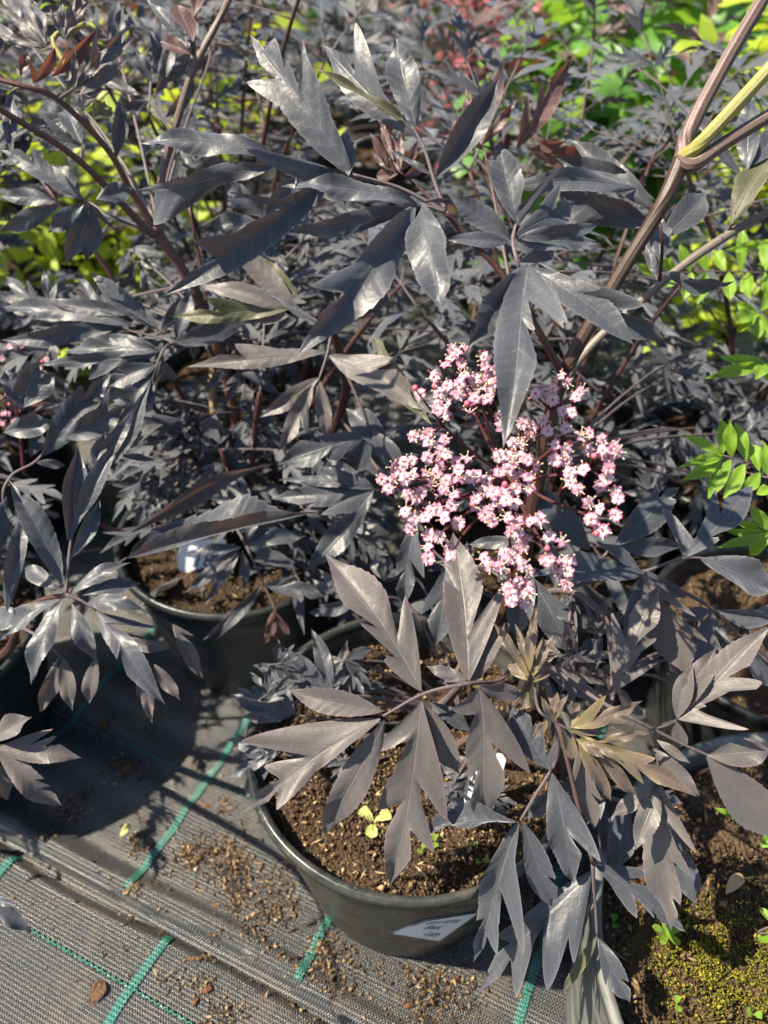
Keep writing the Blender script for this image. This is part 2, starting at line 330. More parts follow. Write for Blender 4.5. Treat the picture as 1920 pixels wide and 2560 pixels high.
# ------------------------------------------------------------------ leaflets
def leaflet_data(L, hwR, hwL, lobR=(), lobL=(), arch=.03, fold=.30, curl=.15, wav=.032, ser=.08, ns=15, rows=68, seed=0, a=.80, b=1.2, tipdroop=0., twist=0., nx=3, puck=.0018):
    """local: +Y along the midrib, +X right, +Z upper face. lobes: (tt, A, beta): row of the tip, length along the row, angle from the midrib"""
    rg = random.Random(seed); B0 = R(46); pk = (a / (a + b)) ** a * (b / (a + b)) ** b
    ph, ph2, fr = rg.uniform(0, 6.3), rg.uniform(0, 6.3), rg.uniform(7, 13)
    V = []; UV = []; Fc = []; nc = 2 * nx + 1
    def side(t, hw, lobes, sg):
        e = (t ** a) * ((1 - t) ** b) / pk * hw / math.sin(B0)
        e *= 1 + ser * (((t * ns + (.3 if sg > 0 else 0)) % 1) - .5) * min(1, t * 6)
        beta = B0; r = e
        for tt, A, bt, wd in lobes:
            ts = max(0, tt - wd)
            if ts < t <= tt + 1e-6: g = A * math.sin((t - ts) / (tt - ts) * math.pi / 2) ** .85
            elif tt < t < tt + .075: g = A * max(0, 1 - (t - tt) / .075) ** .55 * (1 - .9 * ((t - tt) / .075) ** 6)
            else: g = 0
            if tt + .05 < t < tt + .2: r = min(r, e * (.32 + .68 * (t - tt - .05) / .15))
            if g > r: r = g
            wgt = math.exp(-((t - tt) / max(wd, .08)) ** 2); beta = beta + (bt - beta) * wgt
        return r, beta
    for i in range(rows + 1):
        t = i / rows; tt = .004 + .995 * t
        zc = L * (arch * 4 * t * (1 - t) - tipdroop * t * t) + L * .006 * math.sin(t * 9 + ph)
        xc = L * .012 * math.sin(t * 5 + ph2)
        for k in range(-nx, nx + 1):
            s = k / nx; sg = 1 if k >= 0 else -1
            r, be = side(tt, hwR if sg > 0 else hwL, lobR if sg > 0 else lobL, sg)
            if i == rows: r = 0
            d = abs(s) * r; x = sg * d * math.sin(be); y = L * t + d * math.cos(be) * (1 - t ** 3)
            z = zc + fold * abs(x) - curl * x * x / max(hwR, 1e-5) * .6 + L * wav * abs(s) ** 1.5 * math.sin(t * fr + (ph if sg > 0 else ph2)) * min(1, r / (L * .06))
            z += L * puck * abs(math.sin(math.pi * 9 * t)) * 4 * abs(s) * (1 - .6 * abs(s)) * min(1, r / (L * .05))
            z += twist * x * t - tipdroop * .5 * d * t
            V.append((xc + x, y, z)); UV.append((t, s))
    for i in range(rows):
        for k in range(nc - 1): q = i * nc + k; Fc.append((q, q + 1, q + nc + 1, q + nc))
    return V, Fc, UV
def hero_leaflet(parent, spec, mat, seed):
    bx, by, bd, tx, ty, td, hw, roll = spec[:8]; lobes = spec[8] if len(spec) > 8 else []; kw = dict(spec[9]) if len(spec) > 9 else {}
    m = kw.pop('mat', mat); name = kw.pop('name', 'leaflet'); sr_, sl_ = kw.pop('sr', 1), kw.pop('sl', 1); lit = kw.pop('lit', 0)
    rq = random.Random(seed); kw['fold'] = kw.get('fold', .1) + rq.uniform(.15, .45); kw.setdefault('arch', rq.uniform(.02, .08)); kw.setdefault('wav', rq.uniform(.02, .045)); kw.setdefault('curl', rq.uniform(0, .35))
    P0, P1 = px(bx, by, bd), px(tx, ty, td); ax = (P1 - P0); L = ax.length; ax.normalize()
    vw = ((CO - (P0 + P1) / 2).normalized() + sd * lit).normalized(); n0 = (vw - ax * vw.dot(ax)).normalized(); lat = ax.cross(n0)
    nrm = n0 * math.cos(R(roll)) + lat * math.sin(R(roll)); lat = ax.cross(nrm)
    ux, uy = tx - bx, ty - by; lp = math.hypot(ux, uy); ux /= lp; uy /= lp; k = L / max(lp, 1); cr = max(.45, math.cos(R(roll)))
    lr, ll = [], []
    for lo in lobes:
        lx, ly = lo[:2]; wd = lo[2] if len(lo) > 2 else .2
        du = (lx - bx) * ux + (ly - by) * uy; dv = -(lx - bx) * uy + (ly - by) * ux; av = abs(dv); be = R(36)
        tt = (du - av / math.tan(be)) / lp
        if tt < .07: tt = .07; be = math.atan2(av, max(du - tt * lp, 1.0))
        (lr if dv > 0 else ll).append((min(tt, .9), math.hypot(av / cr, du - tt * lp) * k, be, wd))
    hw *= .9; V, Fc, UV = leaflet_data(L, hw * k / cr * sr_, hw * k / cr * sl_, lr, ll, seed=seed, **kw)
    M = Matrix(((lat.x, ax.x, nrm.x, P0.x), (lat.y, ax.y, nrm.y, P0.y), (lat.z, ax.z, nrm.z, P0.z), (0, 0, 0, 1)))
    return obj(name, mesh(name, V, Fc, m, True, UV), parent, M)
SEED = [100]
def hero_leaf(plant, rach, lets, mat=None, rmat=None, r0=.0016, r1=.0009, label=None):
    """a compound leaf: rachis through (x,y,depth) pixels, then its leaflets"""
    mat = mat or M_DARK; pts = [px(*p) for p in rach]; n = len(pts); o0 = pts[0]
    tp = [(*(p - o0), r0 + (r1 - r0) * i / (n - 1)) for i, p in enumerate(pts)]
    v, f, u = tube(tp, 4 + 5 * (n - 1), 6); lf = obj('leaf', mesh('rachis', v, f, rmat or S_RACH, True, u), plant, T(o0))
    if label: lf['label'] = label
    for s in lets: SEED[0] += 1; hero_leaflet(lf, s, mat, SEED[0])
    return lf
def hero_stem(plant, pts, mat, n=None, name='stem', k=10):
    Q = []
    for p in pts:
        if isinstance(p[0], Vector): Q.append((*p[0], p[1]))
        else: Q.append((*px(*p[:3]), p[3]))
    o0 = Vector(Q[0][:3]); Q = [(q[0] - o0.x, q[1] - o0.y, q[2] - o0.z, q[3]) for q in Q]
    v, f, u = tube(Q, n or 6 * len(Q), k); return obj(name, mesh(name, v, f, mat, True, u), plant, T(o0))

# ------------------------------------------------------------------ hand-placed elder leaves
def H(plant, d, rach, lets, mat=None, rmat=None, **kw):
    rr = [(p[0], p[1], p[2] if len(p) > 2 else d) for p in rach]; L = []
    rg = random.Random(int(d * 1000) + len(lets) + int(rach[0][0]))
    for l in lets:
        bx, by, tx, ty, hw = l[:5]; roll = l[5] if len(l) > 5 and l[5] is not None else rg.uniform(-22, 22); lob = l[6] if len(l) > 6 else []
        k = dict(l[7]) if len(l) > 7 else {}; db = k.pop('db', 0); dt = k.pop('dt', rg.uniform(-.012, .02)); L.append((bx, by, d + db - .001, tx, ty, d + dt + db, hw, roll, lob, k))
    return hero_leaf(plant, rr, L, mat, rmat, **kw)
SOILZ = .20
elder1 = empty('elder_shrub', (POT1.x, POT1.y, SOILZ), 'dark purple cut-leaf elder with the large pink flower cluster, in the labelled pot', 'shrub')
elder3 = empty('elder_shrub', (POT3.x, POT3.y, SOILZ - .02), 'dark cut-leaf elder with red stems, in the pot with numbered tag', 'shrub')
elderl = empty('elder_shrub', (POTL.x, POTL.y, SOILZ - .02), 'dark elder with sunlit curling leaves drooping over the bare fabric', 'shrub')
B1 = Vector((POT1.x + .01, POT1.y + .03, SOILZ - .02)); B3 = Vector((POT3.x + .01, POT3.y, SOILZ - .04)); BL = Vector((POTL.x + .02, POTL.y, SOILZ - .04))
# stems of the flowering elder
hero_stem(elder1, [(B1, .0066), (1270, 1500, .66, .0062), (1345, 1200, .60, .006), (1400, 960, .555, .0052), (1530, 720, .525, .0050), (1650, 520, .505, .0050), (1708, 395, .50, .0060)], S_BROWN, 50)
hero_stem(elder1, [(1706, 400, .50, .0060), (1722, 330, .498, .0050), (1800, 180, .495, .0047), (1905, 0, .49, .0046), (1990, -150, .49, .004)], S_PURP, 30)
hero_stem(elder1, [(1712, 392, .498, .0056), (1745, 365, .488, .0046), (1830, 275, .477, .0043), (1935, 160, .465, .004), (2010, 80, .46, .0038)], S_LIME, 30)
hero_stem(elder1, [(1710, 396, .498, .0056), (1735, 410, .493, .0048), (1800, 365, .488, .0044), (1930, 285, .48, .0042), (2010, 240, .48, .004)], S_PURP, 30)
hero_stem(elder1, [(B1 + Vector((.012, .02, 0)), .004), (1330, 1330, .70, .0038), (1410, 960, .64, .0036), (1640, 720, .62, .0034), (1815, 590, .61, .0036), (1930, 525, .605, .0032), (2010, 470, .60, .003)], S_GREY, 60)
hero_stem(elder1, [(1420, 960, .553, .003), (1330, 800, .52, .0024), (1245, 672, .515, .0023), (1160, 585, .51, .0021), (1115, 530, .505, .0020)], S_RED, 24)
hero_stem(elder1, [(B1 + Vector((.02, -.02, 0)), .004), (1290, 1760, .60, .003), (1338, 1650, .54, .0024), (1390, 1790, .505, .0018), (1440, 1990, .525, .0015), (1482, 2159, .535, .0016)], S_PURP, 40)
hero_stem(elder1, [(B1 + Vector((-.01, 0, 0)), .004), (1230, 1620, .68, .003), (1330, 1500, .63, .0026), (1430, 1480, .59, .0022), (1520, 1560, .575, .002), (1532, 1750, .545, .0016)], S_RACH, 40)
# upper leaves
H(elder1, .505, [(1115, 530), (1085, 450), (1060, 370), (1030, 315)], [
    (1035, 320, 990, 93, 44, 5, [], dict(ser=.08, lit=.4)), (1040, 335, 803, 112, 34, -18, [(897, 90, .3)], dict(dt=.03)), (1024, 312, 778, 172, 12, 30, [], dict(fold=.6, mat=M_OLIVE)),
    (1092, 447, 1252, 195, 44, 0, [], dict(fold=.75, ser=.06, dt=-.02)), (1080, 440, 965, 372, 8, 30, [], dict(mat=M_DARK))])
H(elder1, .500, [(1115, 530), (1000, 470), (880, 435)], [
    (882, 437, 628, 82, 60, -5, [(738, 60, .3), (772, 158, .34), (602, 186, .25), (683, 86, .16)], dict(fold=.0, wav=.012, dt=.0, arch=.05, lit=.9)),
    (872, 440, 860, 330, 20, 20)])
H(elder1, .495, [(1115, 530), (1050, 508)], [
    (1045, 506, 700, 463, 27, 25, [], dict(arch=.06)), (1045, 510, 690, 582, 30, -20, [(880, 560, .2)], dict(arch=.07)),
    (1040, 515, 738, 905, 52, -22, [(858, 706, .3), (745, 760, .2)], dict(arch=.07, dt=-.03, lit=.3)), (1058, 506, 1108, 790, 46, 10, [], dict(arch=.05, dt=-.035, ser=.06, fold=.0, lit=.5)), (1060, 505, 1216, 482, 9, 30)])
H(elder1, .515, [(1000, 470), (850, 432), (680, 388)], [
    (690, 384, 345, 356, 36, 5, [], dict(arch=.06, dt=.0, curl=.3, lit=.8, fold=0.)), (700, 408, 330, 474, 26, -18, [(334, 546, .5)], dict(arch=.07)),
    (852, 432, 404, 740, 46, -8, [(482, 502, .3), (592, 412, .3), (596, 586, .25), (455, 620, .15)], dict(arch=.06, dt=-.02, fold=.12))])
H(elder1, .475, [(1330, 800, .52), (1300, 680), (1283, 605), (1290, 560)], [
    (1318, 660, 1168, 876, 46, -12, [], dict(dt=-.02)), (1325, 668, 1256, 1120, 52, 4, [(1388, 945, .32), (1392, 880, .2)], dict(dt=-.055, arch=.05, fold=.24)),
    (1330, 668, 1584, 864, 46, -16, [(1500, 735, .2)], dict(dt=-.02, arch=.06, fold=.0, lit=.9)), (1345, 655, 1674, 862, 42, 22, [(1606, 746, .3)], dict(dt=.012, db=.008)),
    (1290, 600, 1503, 610, 27, -20), (1293, 595, 1505, 556, 22, 25), (1290, 590, 1440, 500, 34, 10, [(1390, 470, .3)], dict(db=.015)), (1278, 602, 1118, 480, 32, 10, [], dict(db=.01)), (1275, 605, 1112, 603, 20, 25),
    (1292, 565, 1248, 355, 42, 0, [(1395, 445, .25)], dict(db=.02)), (1300, 655, 1400, 600, 18, 30)])
H(elder1, .545, [(1650, 700, .58), (1655, 600), (1640, 520)], [
    (1640, 520, 1420, 350, 30, 12, [], dict(dt=.02)), (1600, 470, 1388, 395, 34, 5, [], dict(db=.008)), (1590, 465, 1243, 472, 28, 20, [], dict(arch=.08, dt=-.02)), (1625, 560, 1388, 468, 46, -28, [], dict(db=.02, fold=.3)),
    (1655, 600, 1764, 480, 40, 8, [], dict(db=.03)), (1650, 660, 1645, 540, 24, 20, [], dict(db=.02)), (1652, 682, 1840, 700, 22, 40, [], dict(arch=.16, dt=-.03)), (1640, 700, 1615, 600, 12, 0)], rmat=S_RED)
H(elder1, .60, [(1815, 590, .612), (1835, 540), (1850, 480)], [
    (1830, 560, 1925, 385, 38, -20, [], dict(mat=M_OLIVE)), (1860, 445, 1663, 234, 17, 30, [], dict(fold=.5)), (1865, 430, 1878, 238, 30, 10, [(1905, 300, .2)]), (1870, 420, 1960, 320, 30), (1812, 585, 1772, 528, 4, 0)])
# young reddish shoots behind them
H(elder1, .70, [(1330, 1000, .66), (1240, 520), (1210, 370)], [
    (1290, 370, 1436, 138, 28, 15, [(1300, 245, .2), (1345, 205, .15)]), (1205, 362, 1296, 248, 14), (1195, 345, 1258, 140, 17), (1330, 340, 1417, 352, 15, 30, [], dict(arch=.3)),
    (1320, 372, 1480, 402, 32, 20, [(1400, 345, .2)]), (1210, 375, 1130, 300, 14), (1215, 400, 1290, 440, 12), (1190, 350, 1165, 215, 13)], M_RED, S_PURP)
H(elder1, .66, [(1115, 530, .52), (1060, 480), (1000, 430)], [
    (1000, 430, 968, 330, 11), (1000, 425, 1003, 335, 10), (1005, 428, 1045, 350, 10), (990, 430, 930, 380, 12), (995, 435, 940, 440, 12), (1010, 440, 1065, 410, 11), (970, 420, 925, 330, 12), (985, 400, 950, 300, 9)], M_RED, S_RED)
# leaf over the soil of the front pot
J = [(1300, 1640, .545), (1250, 1700, .535), (1174, 1708), (1062, 1733), (958, 1790)]
H(elder1, .515, J, [
    (1056, 1726, 814, 1378, 60, 10, [(1012, 1503, .3), (963, 1661, .15), (922, 1596, .14)], dict(dt=.04, fold=.14)),
    (955, 1782, 718, 1724, 36, -8), (950, 1797, 608, 2026, 34, 8, [(640, 1866, .4), (668, 1925, .16), (723, 2012, .26)], dict(dt=.02, fold=.15)),
    (957, 1797, 803, 2100, 40, -10, [], dict(dt=.02)), (1060, 1752, 979, 2219, 56, 5, [(949, 2020, .25), (955, 1870, .15), (1108, 2030, .3), (1075, 2110, .12)], dict(dt=.03, fold=.15)),
    (1064, 1765, 1151, 1936, 27, 15, [], dict(dt=.02)), (1174, 1706, 1137, 1330, 58, 0, [(1114, 1482, .25), (1253, 1486, .28)], dict(dt=.05, fold=.15, db=.01)),
    (1180, 1706, 1262, 1555, 30, -15, [], dict(db=.016)), (1168, 1700, 1064, 1666, 18, 10), (1170, 1705, 1091, 1703, 15, 20, [], dict(db=.02)),
    (1194, 1719, 1215, 2072, 48, -6, [(1178, 1912, .2), (1133, 1752, .14), (1300, 1916, .22)], dict(dt=.03, fold=.15)), (1196, 1712, 1308, 1742, 20, 15), (1073, 1756, 1180, 1826, 22, 0, [], dict(db=.02, mat=M_DARK))], M_WARM)
# young yellow-pink shoot
H(elder1, .495, [(1340, 1640, .54), (1322, 1690), (1319, 1672)], [
    (1322, 1690, 1223, 1547, 13, 20), (1322, 1685, 1287, 1556, 12, 10), (1325, 1685, 1339, 1510, 15, -10), (1330, 1690, 1385, 1585, 12, 0), (1320, 1700, 1270, 1660, 12), (1330, 1705, 1375, 1670, 12), (1316, 1700, 1310, 1580, 9), (1326, 1700, 1360, 1590, 9), (1320, 1730, 1300, 1775, 14)], M_YOUNG, S_PURP)
H(elder1, .480, [(1335, 1690, .515), (1345, 1770), (1380, 1800), (1423, 1824), (1492, 1858)], [
    (1425, 1820, 1608, 1754, 20, 10, [(1508, 1738, .2), (1560, 1800, .15)], dict(mat=M_YOUNG)), (1485, 1853, 1743, 1993, 30, -8, [(1640, 1897, .25), (1600, 1960, .2)], dict(dt=-.01)), (1480, 1856, 1596, 1993, 17, 10),
    (1447, 1850, 1527, 2005, 18, -10), (1440, 1845, 1511, 1897, 14, 0), (1430, 1840, 1430, 1901, 13, 0), (1490, 1851, 1627, 1831, 12, 15), (1380, 1800, 1395, 1730, 8), (1385, 1800, 1420, 1735, 8), (1390, 1805, 1350, 1740, 9), (1430, 1815, 1450, 1760, 8), (1445, 1815, 1500, 1770, 10, 0, [], dict(mat=M_YOUNG)),
    (1455, 1840, 1560, 1905, 12, 0, [], dict(mat=M_YOUNG)), (1450, 1845, 1545, 1950, 13), (1420, 1825, 1520, 1835, 10, 0, [], dict(mat=M_YOUNG)), (1370, 1800, 1330, 1850, 9)], M_YOUNG, S_RACH, r0=.001, r1=.0008)
H(elder1, .525, [(1400, 1800, .51), (1445, 1870)], [(1447, 1870, 1484, 2074, 32, 0, [(1500, 1990, .2)])], M_WARM)
# right-hand leaves
H(elder1, .500, [(1340, 1640, .54), (1480, 1740, .52), (1560, 1785), (1635, 1824), (1710, 1862), (1775, 1890)], [
    (1692, 1797, 1733, 1665, 27, -20, [], dict(fold=.4)), (1694, 1795, 1790, 1619, 34, -10, [], dict(fold=.3)), (1694, 1797, 1930, 1565, 46, 5, [(1901, 1692, .22), (1870, 1746, .22), (1797, 1808, .22)], dict(fold=.05, lit=.6)), (1635, 1824, 1694, 1797, 4, 0), (1690, 1800, 1703, 1873, 16, 0),
    (1765, 1885, 1935, 1878, 40, 10), (1768, 1888, 1940, 2095, 56, -5), (1640, 1850, 1727, 1908, 14, 0), (1630, 1870, 1750, 1992, 30, 5, [], dict(db=.006))], M_WARM)
H(elder1, .505, [(1635, 1824, .501), (1642, 1880), (1655, 1962)], [
    (1656, 1962, 1674, 2329, 48, 0, [(1719, 2167, .22), (1735, 2090, .3), (1700, 2230, .12)], dict(dt=.02, fold=.05, lit=.5)), (1645, 1962, 1588, 2126, 32, -10, [], dict(db=.003)), (1640, 1958, 1530, 2042, 22, 10)], M_WARM)
H(elder1, .535, [(1530, 1750), (1537, 1728)], [
    (1537, 1732, 1652, 1456, 48, -6, [(1527, 1569, .4), (1548, 1534, .2), (1655, 1596, .2), (1655, 1654, .2)], dict(fold=.05, dt=.0, lit=.7)), (1500, 1754, 1357, 1669, 27, 10), (1545, 1735, 1610, 1790, 16)], M_WARM)
H(elder1, .565, [(1420, 1470, .56), (1520, 1445), (1612, 1428), (1710, 1395), (1790, 1400)], [
    (1612, 1430, 1325, 1442, 40, 25, [], dict(dt=.0, fold=.4)), (1600, 1422, 1500, 1358, 18, 20), (1615, 1426, 1718, 1496, 20, 15, [], dict(fold=.5)), (1618, 1438, 1722, 1690, 60, 8, [(1765, 1600, .2), (1740, 1530, .15)], dict(dt=.0, db=-.02, lit=.6, fold=.0, mat=M_WARM)),
    (1608, 1440, 1590, 1640, 40, 0, [], dict(db=.02)), (1712, 1396, 1886, 1216, 34, -6, [(1736, 1274, .26), (1694, 1318, .2), (1780, 1362, .2), (1790, 1240, .15)], dict(dt=.03, fold=.1)),
    (1750, 1398, 1935, 1478, 44, -18, [], dict(fold=.3))])
H(elder1, .575, [(1612, 1428, .566), (1700, 1475), (1780, 1522), (1860, 1600), (1925, 1660)], [
    (1790, 1522, 1940, 1548, 28, 25, [], dict(fold=.4)), (1782, 1530, 1745, 1720, 45, 0, [(1850, 1640, .2)]), (1778, 1525, 1700, 1545, 18, 10), (1860, 1600, 1930, 1720, 28)])
H(elder1, .62, [(1420, 1470, .57), (1500, 1400), (1532, 1362)], [
    (1535, 1362, 1702, 1218, 40, 0, [(1650, 1215, .22), (1690, 1255, .2)], dict(fold=.06)), (1538, 1364, 1705, 1365, 24, 10), (1472, 1375, 1335, 1220, 48, 5, [(1405, 1240, .25)], dict(fold=.08)), (1480, 1385, 1560, 1440, 20)])
H(elder1, .60, [(1300, 1480, .585), (1330, 1440)], [
    (1330, 1440, 1430, 1640, 44, 0, [(1500, 1590, .3)]), (1400, 1440, 1545, 1560, 36, 10, [(1500, 1580, .2)]), (1300, 1350, 1170, 1360, 18), (1330, 1430, 1290, 1600, 34), (1440, 1735, 1425, 1560, 18), (1445, 1730, 1505, 1550, 30, 0, [(1480, 1600, .2)])])
H(elder1, .63, [(1250, 1420, .63), (1110, 1400), (1035, 1295)], [
    (1040, 1300, 1004, 1522, 32, 5, [(1064, 1440, .25), (997, 1432, .2)]), (1120, 1410, 1090, 1615, 42, 0, [(1050, 1540, .25)]), (1110, 1400, 1180, 1560, 36), (1035, 1290, 1085, 1420, 24)])
# leaves hanging over the bottom edge
H(elder1, .53, [(1390, 1780, .502), (1395, 1880, .52), (1376, 1928), (1340, 1985), (1301, 2051)], [
    (1376, 1926, 1272, 1764, 46, 0, [(1343, 1798, .3), (1395, 1846, .3)], dict(fold=.12)), (1380, 1932, 1440, 2208, 42, 10, [(1492, 2112, .3)], dict(fold=.12)),
    (1292, 2053, 1050, 2082, 30, 35, [], dict(fold=.7, ser=.2)), (1299, 2056, 1181, 2402, 36, 0, [(1240, 2354, .2), (1308, 2327, .22), (1200, 2280, .2)], dict(fold=.25, dt=.03)), (1304, 2058, 1389, 2268, 33, 0, [(1380, 2176, .2)], dict(dt=.02)), (1400, 1975, 1316, 2046, 18, 0, [], dict(db=.03))])
H(elder1, .545, [(1482, 2159, .537), (1486, 2240), (1493, 2339)], [
    (1474, 2174, 1192, 2484, 38, 5, [(1436, 2284, .14), (1430, 2372, .2), (1379, 2432, .2), (1296, 2479, .2), (1262, 2345, .25), (1230, 2420, .15)], dict(fold=.22, dt=.02)),
    (1487, 2163, 1717, 2327, 36, -5, [(1579, 2290, .2), (1610, 2272, .16), (1640, 2190, .22), (1660, 2300, .1)], dict(fold=.2)),
    (1493, 2340, 1409, 2486, 12, 10, [], dict(mat=M_OLIVE)), (1493, 2345, 1575, 2507, 36, 0, [(1507, 2458, .3), (1576, 2448, .25)]), (1560, 2000, 1545, 2180, 38, 0, [], dict(db=.03)), (1500, 2000, 1530, 2176, 24, 0, [], dict(db=.035)), (1680, 2080, 1735, 2260, 40, 0, [], dict(db=.03))])
# small shaded leaves low in the front pot
for (nx, ny, tips) in [(835, 1733, [(778, 1570), (780, 1673), (870, 1600), (800, 1640)]), (821, 1730, [(707, 1614), (631, 1664), (690, 1668)]), (739, 1788, [(665, 1655), (569, 1738), (638, 1719), (603, 1790)]),
                       (684, 1884, [(567, 1848), (571, 1942), (613, 1994), (600, 1900)]), (720, 1960, [(690, 2054), (765, 2075), (640, 2000)]), (890, 1990, [(892, 2090), (960, 2060), (840, 1930)]), (1150, 1960, [(1100, 1900), (1060, 1990), (1200, 1985), (1120, 2020)]),
                       (900, 1500, [(796, 1424), (780, 1449), (771, 1531), (850, 1440), (880, 1400)]), (960, 1450, [(950, 1400), (975, 1390), (985, 1420), (930, 1395)]), (860, 1650, [(790, 1655), (820, 1690), (930, 1620), (910, 1700)])]:
    dd = .68 if ny > 1550 else .74
    H(elder1, dd, [(1160, 1800, .76), ((nx + 1160) / 2, ny + 20, dd + .03), (nx, ny)], [(nx, ny, tx, ty, max(13, .14 * math.hypot(tx - nx, ty - ny)), None, [((tx + nx) / 2 + random.uniform(-30, 30), (ty + ny) / 2 + random.uniform(-30, 30), .3)]) for tx, ty in tips])
# elder in the numbered pot: stems
hero_stem(elder3, [(B3, .0058), (600, 1100, .88, .0056), (520, 800, .79, .0054), (398, 588, .745, .0048), (372, 580, .735, .0038), (202, 405, .68, .0030), (35, 295, .63, .0027), (-60, 240, .61, .0024)], S_REDL, 60)
hero_stem(elder3, [(398, 588, .745, .0038), (330, 480, .72, .0032), (266, 370, .69, .0028), (145, 249, .65, .0025), (64, 217, .635, .0022), (-40, 190, .63, .002)], S_REDL, 30)
hero_stem(elder3, [(398, 588, .745, .0042), (405, 440, .73, .0038), (440, 312, .715, .0036), (486, 168, .70, .0033), (555, 35, .69, .003), (610, -90, .69, .0026)], S_PURP, 36)
hero_stem(elder3, [(486, 168, .70, .0026), (482, 110, .70, .0024), (492, -60, .70, .002)], S_RED, 12)
hero_stem(elder3, [(B3 + Vector((.02, -.01, 0)), .0052), (848, 1040, .80, .0048), (850, 900, .72, .0046), (830, 820, .68, .003)], S_RED, 30)
hero_stem(elder3, [(B3 + Vector((-.02, .01, 0)), .005), (575, 1060, .88, .0046), (570, 880, .85, .0042), (590, 700, .83, .0036)], S_RED, 24)
hero_stem(elder3, [(B3 + Vector((-.03, -.02, 0)), .005), (535, 1060, .87, .0042), (532, 920, .84, .004), (520, 840, .83, .0035)], S_TAN, 24)
hero_stem(elder3, [(215, 60, .66, .0022), (133, 96, .655, .0022), (166, 170, .65, .002), (170, 262, .655, .002)], S_LIME, 16)
# leaf hanging in the middle
H(elder3, .665, [(830, 825), (818, 885), (797, 950)], [
    (815, 885, 465, 920, 26, 22, [(590, 868, .3)], dict(arch=.06)), (800, 945, 650, 1045, 24, 0), (785, 960, 695, 1132, 26, 0, [(760, 1090, .2)]), (800, 950, 815, 1102, 22, 0), (825, 886, 1082, 1032, 36, -15, [(1000, 920, .25)], dict(dt=-.05)), (930, 840, 1082, 1066, 20, 20, [], dict(mat=M_OLIVE, dt=-.05))], M_WARM)
H(elder3, .69, [(830, 825), (770, 790), (735, 770)], [
    (722, 770, 500, 716, 24, 20), (722, 775, 423, 788, 26, -5, [(525, 745, .25)], dict(mat=M_OLIVE)), (735, 760, 566, 597, 30, 15), (745, 745, 640, 640, 22, 0, [], dict(mat=M_OLIVE)), (870, 800, 960, 690, 26), (880, 800, 975, 730, 24), (725, 790, 640, 790, 24)], M_WARM)
H(elder3, .72, [(850, 900), (895, 1000), (925, 1081)], [(925, 1081, 692, 1162, 44, 0, [(790, 1090, .2), (800, 1180, .2)]), (930, 1090, 870, 1180, 30), (980, 1130, 865, 1020, 34, 10), (930, 1075, 1010, 1180, 30)])
H(elder3, .70, [(848, 1040, .80), (990, 1240, .74), (937, 1223)], [
    (937, 1223, 694, 1197, 16, 15), (937, 1222, 793, 1165, 18), (937, 1221, 813, 1147, 16), (937, 1225, 677, 1250, 32, 10, [(760, 1225, .2)]), (936, 1228, 761, 1434, 36, -5, [(800, 1290, .16)])])
# left leaf sprays
H(elder3, .72, [(520, 800, .79), (440, 857), (405, 845), (200, 800)], [
    (330, 815, 6, 764, 26, 20), (340, 815, 75, 792, 18, 20), (300, 820, 0, 850, 27, -10), (340, 790, 100, 747, 20, 10), (390, 820, 220, 680, 26, 0), (300, 830, 174, 828, 16, 10), (395, 825, 250, 690, 22), (428, 862, 584, 810, 30, 15, [(540, 800, .2)]), (430, 858, 640, 790, 28, 10), (400, 830, 470, 740, 20), (440, 850, 480, 730, 24)])
H(elder3, .69, [(440, 857, .73), (411, 871), (388, 925), (365, 990), (290, 1140)], [
    (405, 876, 159, 877, 26, 15, [(280, 850, .3)]), (400, 880, 98, 915, 22, -5, [(230, 940, .15)]), (400, 872, 205, 845, 22, 0), (395, 910, 270, 965, 30, 15, [(300, 930, .2)]), (375, 940, 327, 1010, 32, 20), (405, 900, 417, 950, 24, 0), (388, 961, 255, 1135, 26, -10, [], dict(fold=.4)), (370, 980, 385, 1010, 20), (300, 1130, 362, 1088, 20, 10), (300, 1140, 390, 1150, 10)])
H(elder3, .66, [(60, 1400, .70), (10, 1260), (26, 1192), (87, 1155), (130, 1105)], [
    (100, 1140, 278, 932, 44, 0, [(210, 960, .2), (245, 1010, .2)]), (160, 1100, 312, 1013, 38, 10, [(300, 950, .2)]), (75, 1142, 101, 1080, 17), (90, 1156, 165, 1163, 14), (60, 1030, 8, 925, 28, 20), (8, 1082, 139, 1048, 32, 5), (60, 1020, 140, 930, 30), (30, 1000, 100, 900, 24)])
H(elder3, .67, [(372, 580, .735), (290, 545), (215, 500)], [
    (215, 500, 0, 372, 28, 15, [(80, 380, .2)]), (150, 512, 0, 575, 24, -10), (150, 505, 0, 490, 22, 10), (210, 508, 118, 582, 24, 0), (215, 512, 165, 663, 26, -10), (235, 512, 215, 656, 28, -15, [(285, 568, .25)]), (240, 500, 330, 470, 26), (200, 480, 130, 410, 22)])
H(elder3, .72, [(440, 312, .716), (428, 328), (377, 256)], [
    (389, 232, 428, 164, 18, 10, [], dict(mat=M_WARM)), (372, 252, 313, 280, 17, 0, [(300, 268, .3)]), (385, 210, 332, 120, 20, 5), (395, 200, 404, 57, 24, 5, [(375, 110, .2)]), (350, 238, 237, 184, 13), (415, 295, 485, 205, 15, 20, [], dict(mat=M_WARM)), (300, 240, 290, 405, 22), (410, 200, 430, 110, 18)])
H(elder3, .69, [(482, 110, .70), (470, 125), (465, 90)], [(478, 138, 398, 105, 18, 30, [], dict(fold=.6)), (482, 105, 443, 12, 22, 25), (486, 40, 500, -30, 18)], M_RED)
H(elder3, .69, [(482, 110, .70), (470, 100)], [(468, 108, 365, 0, 15, 20)])
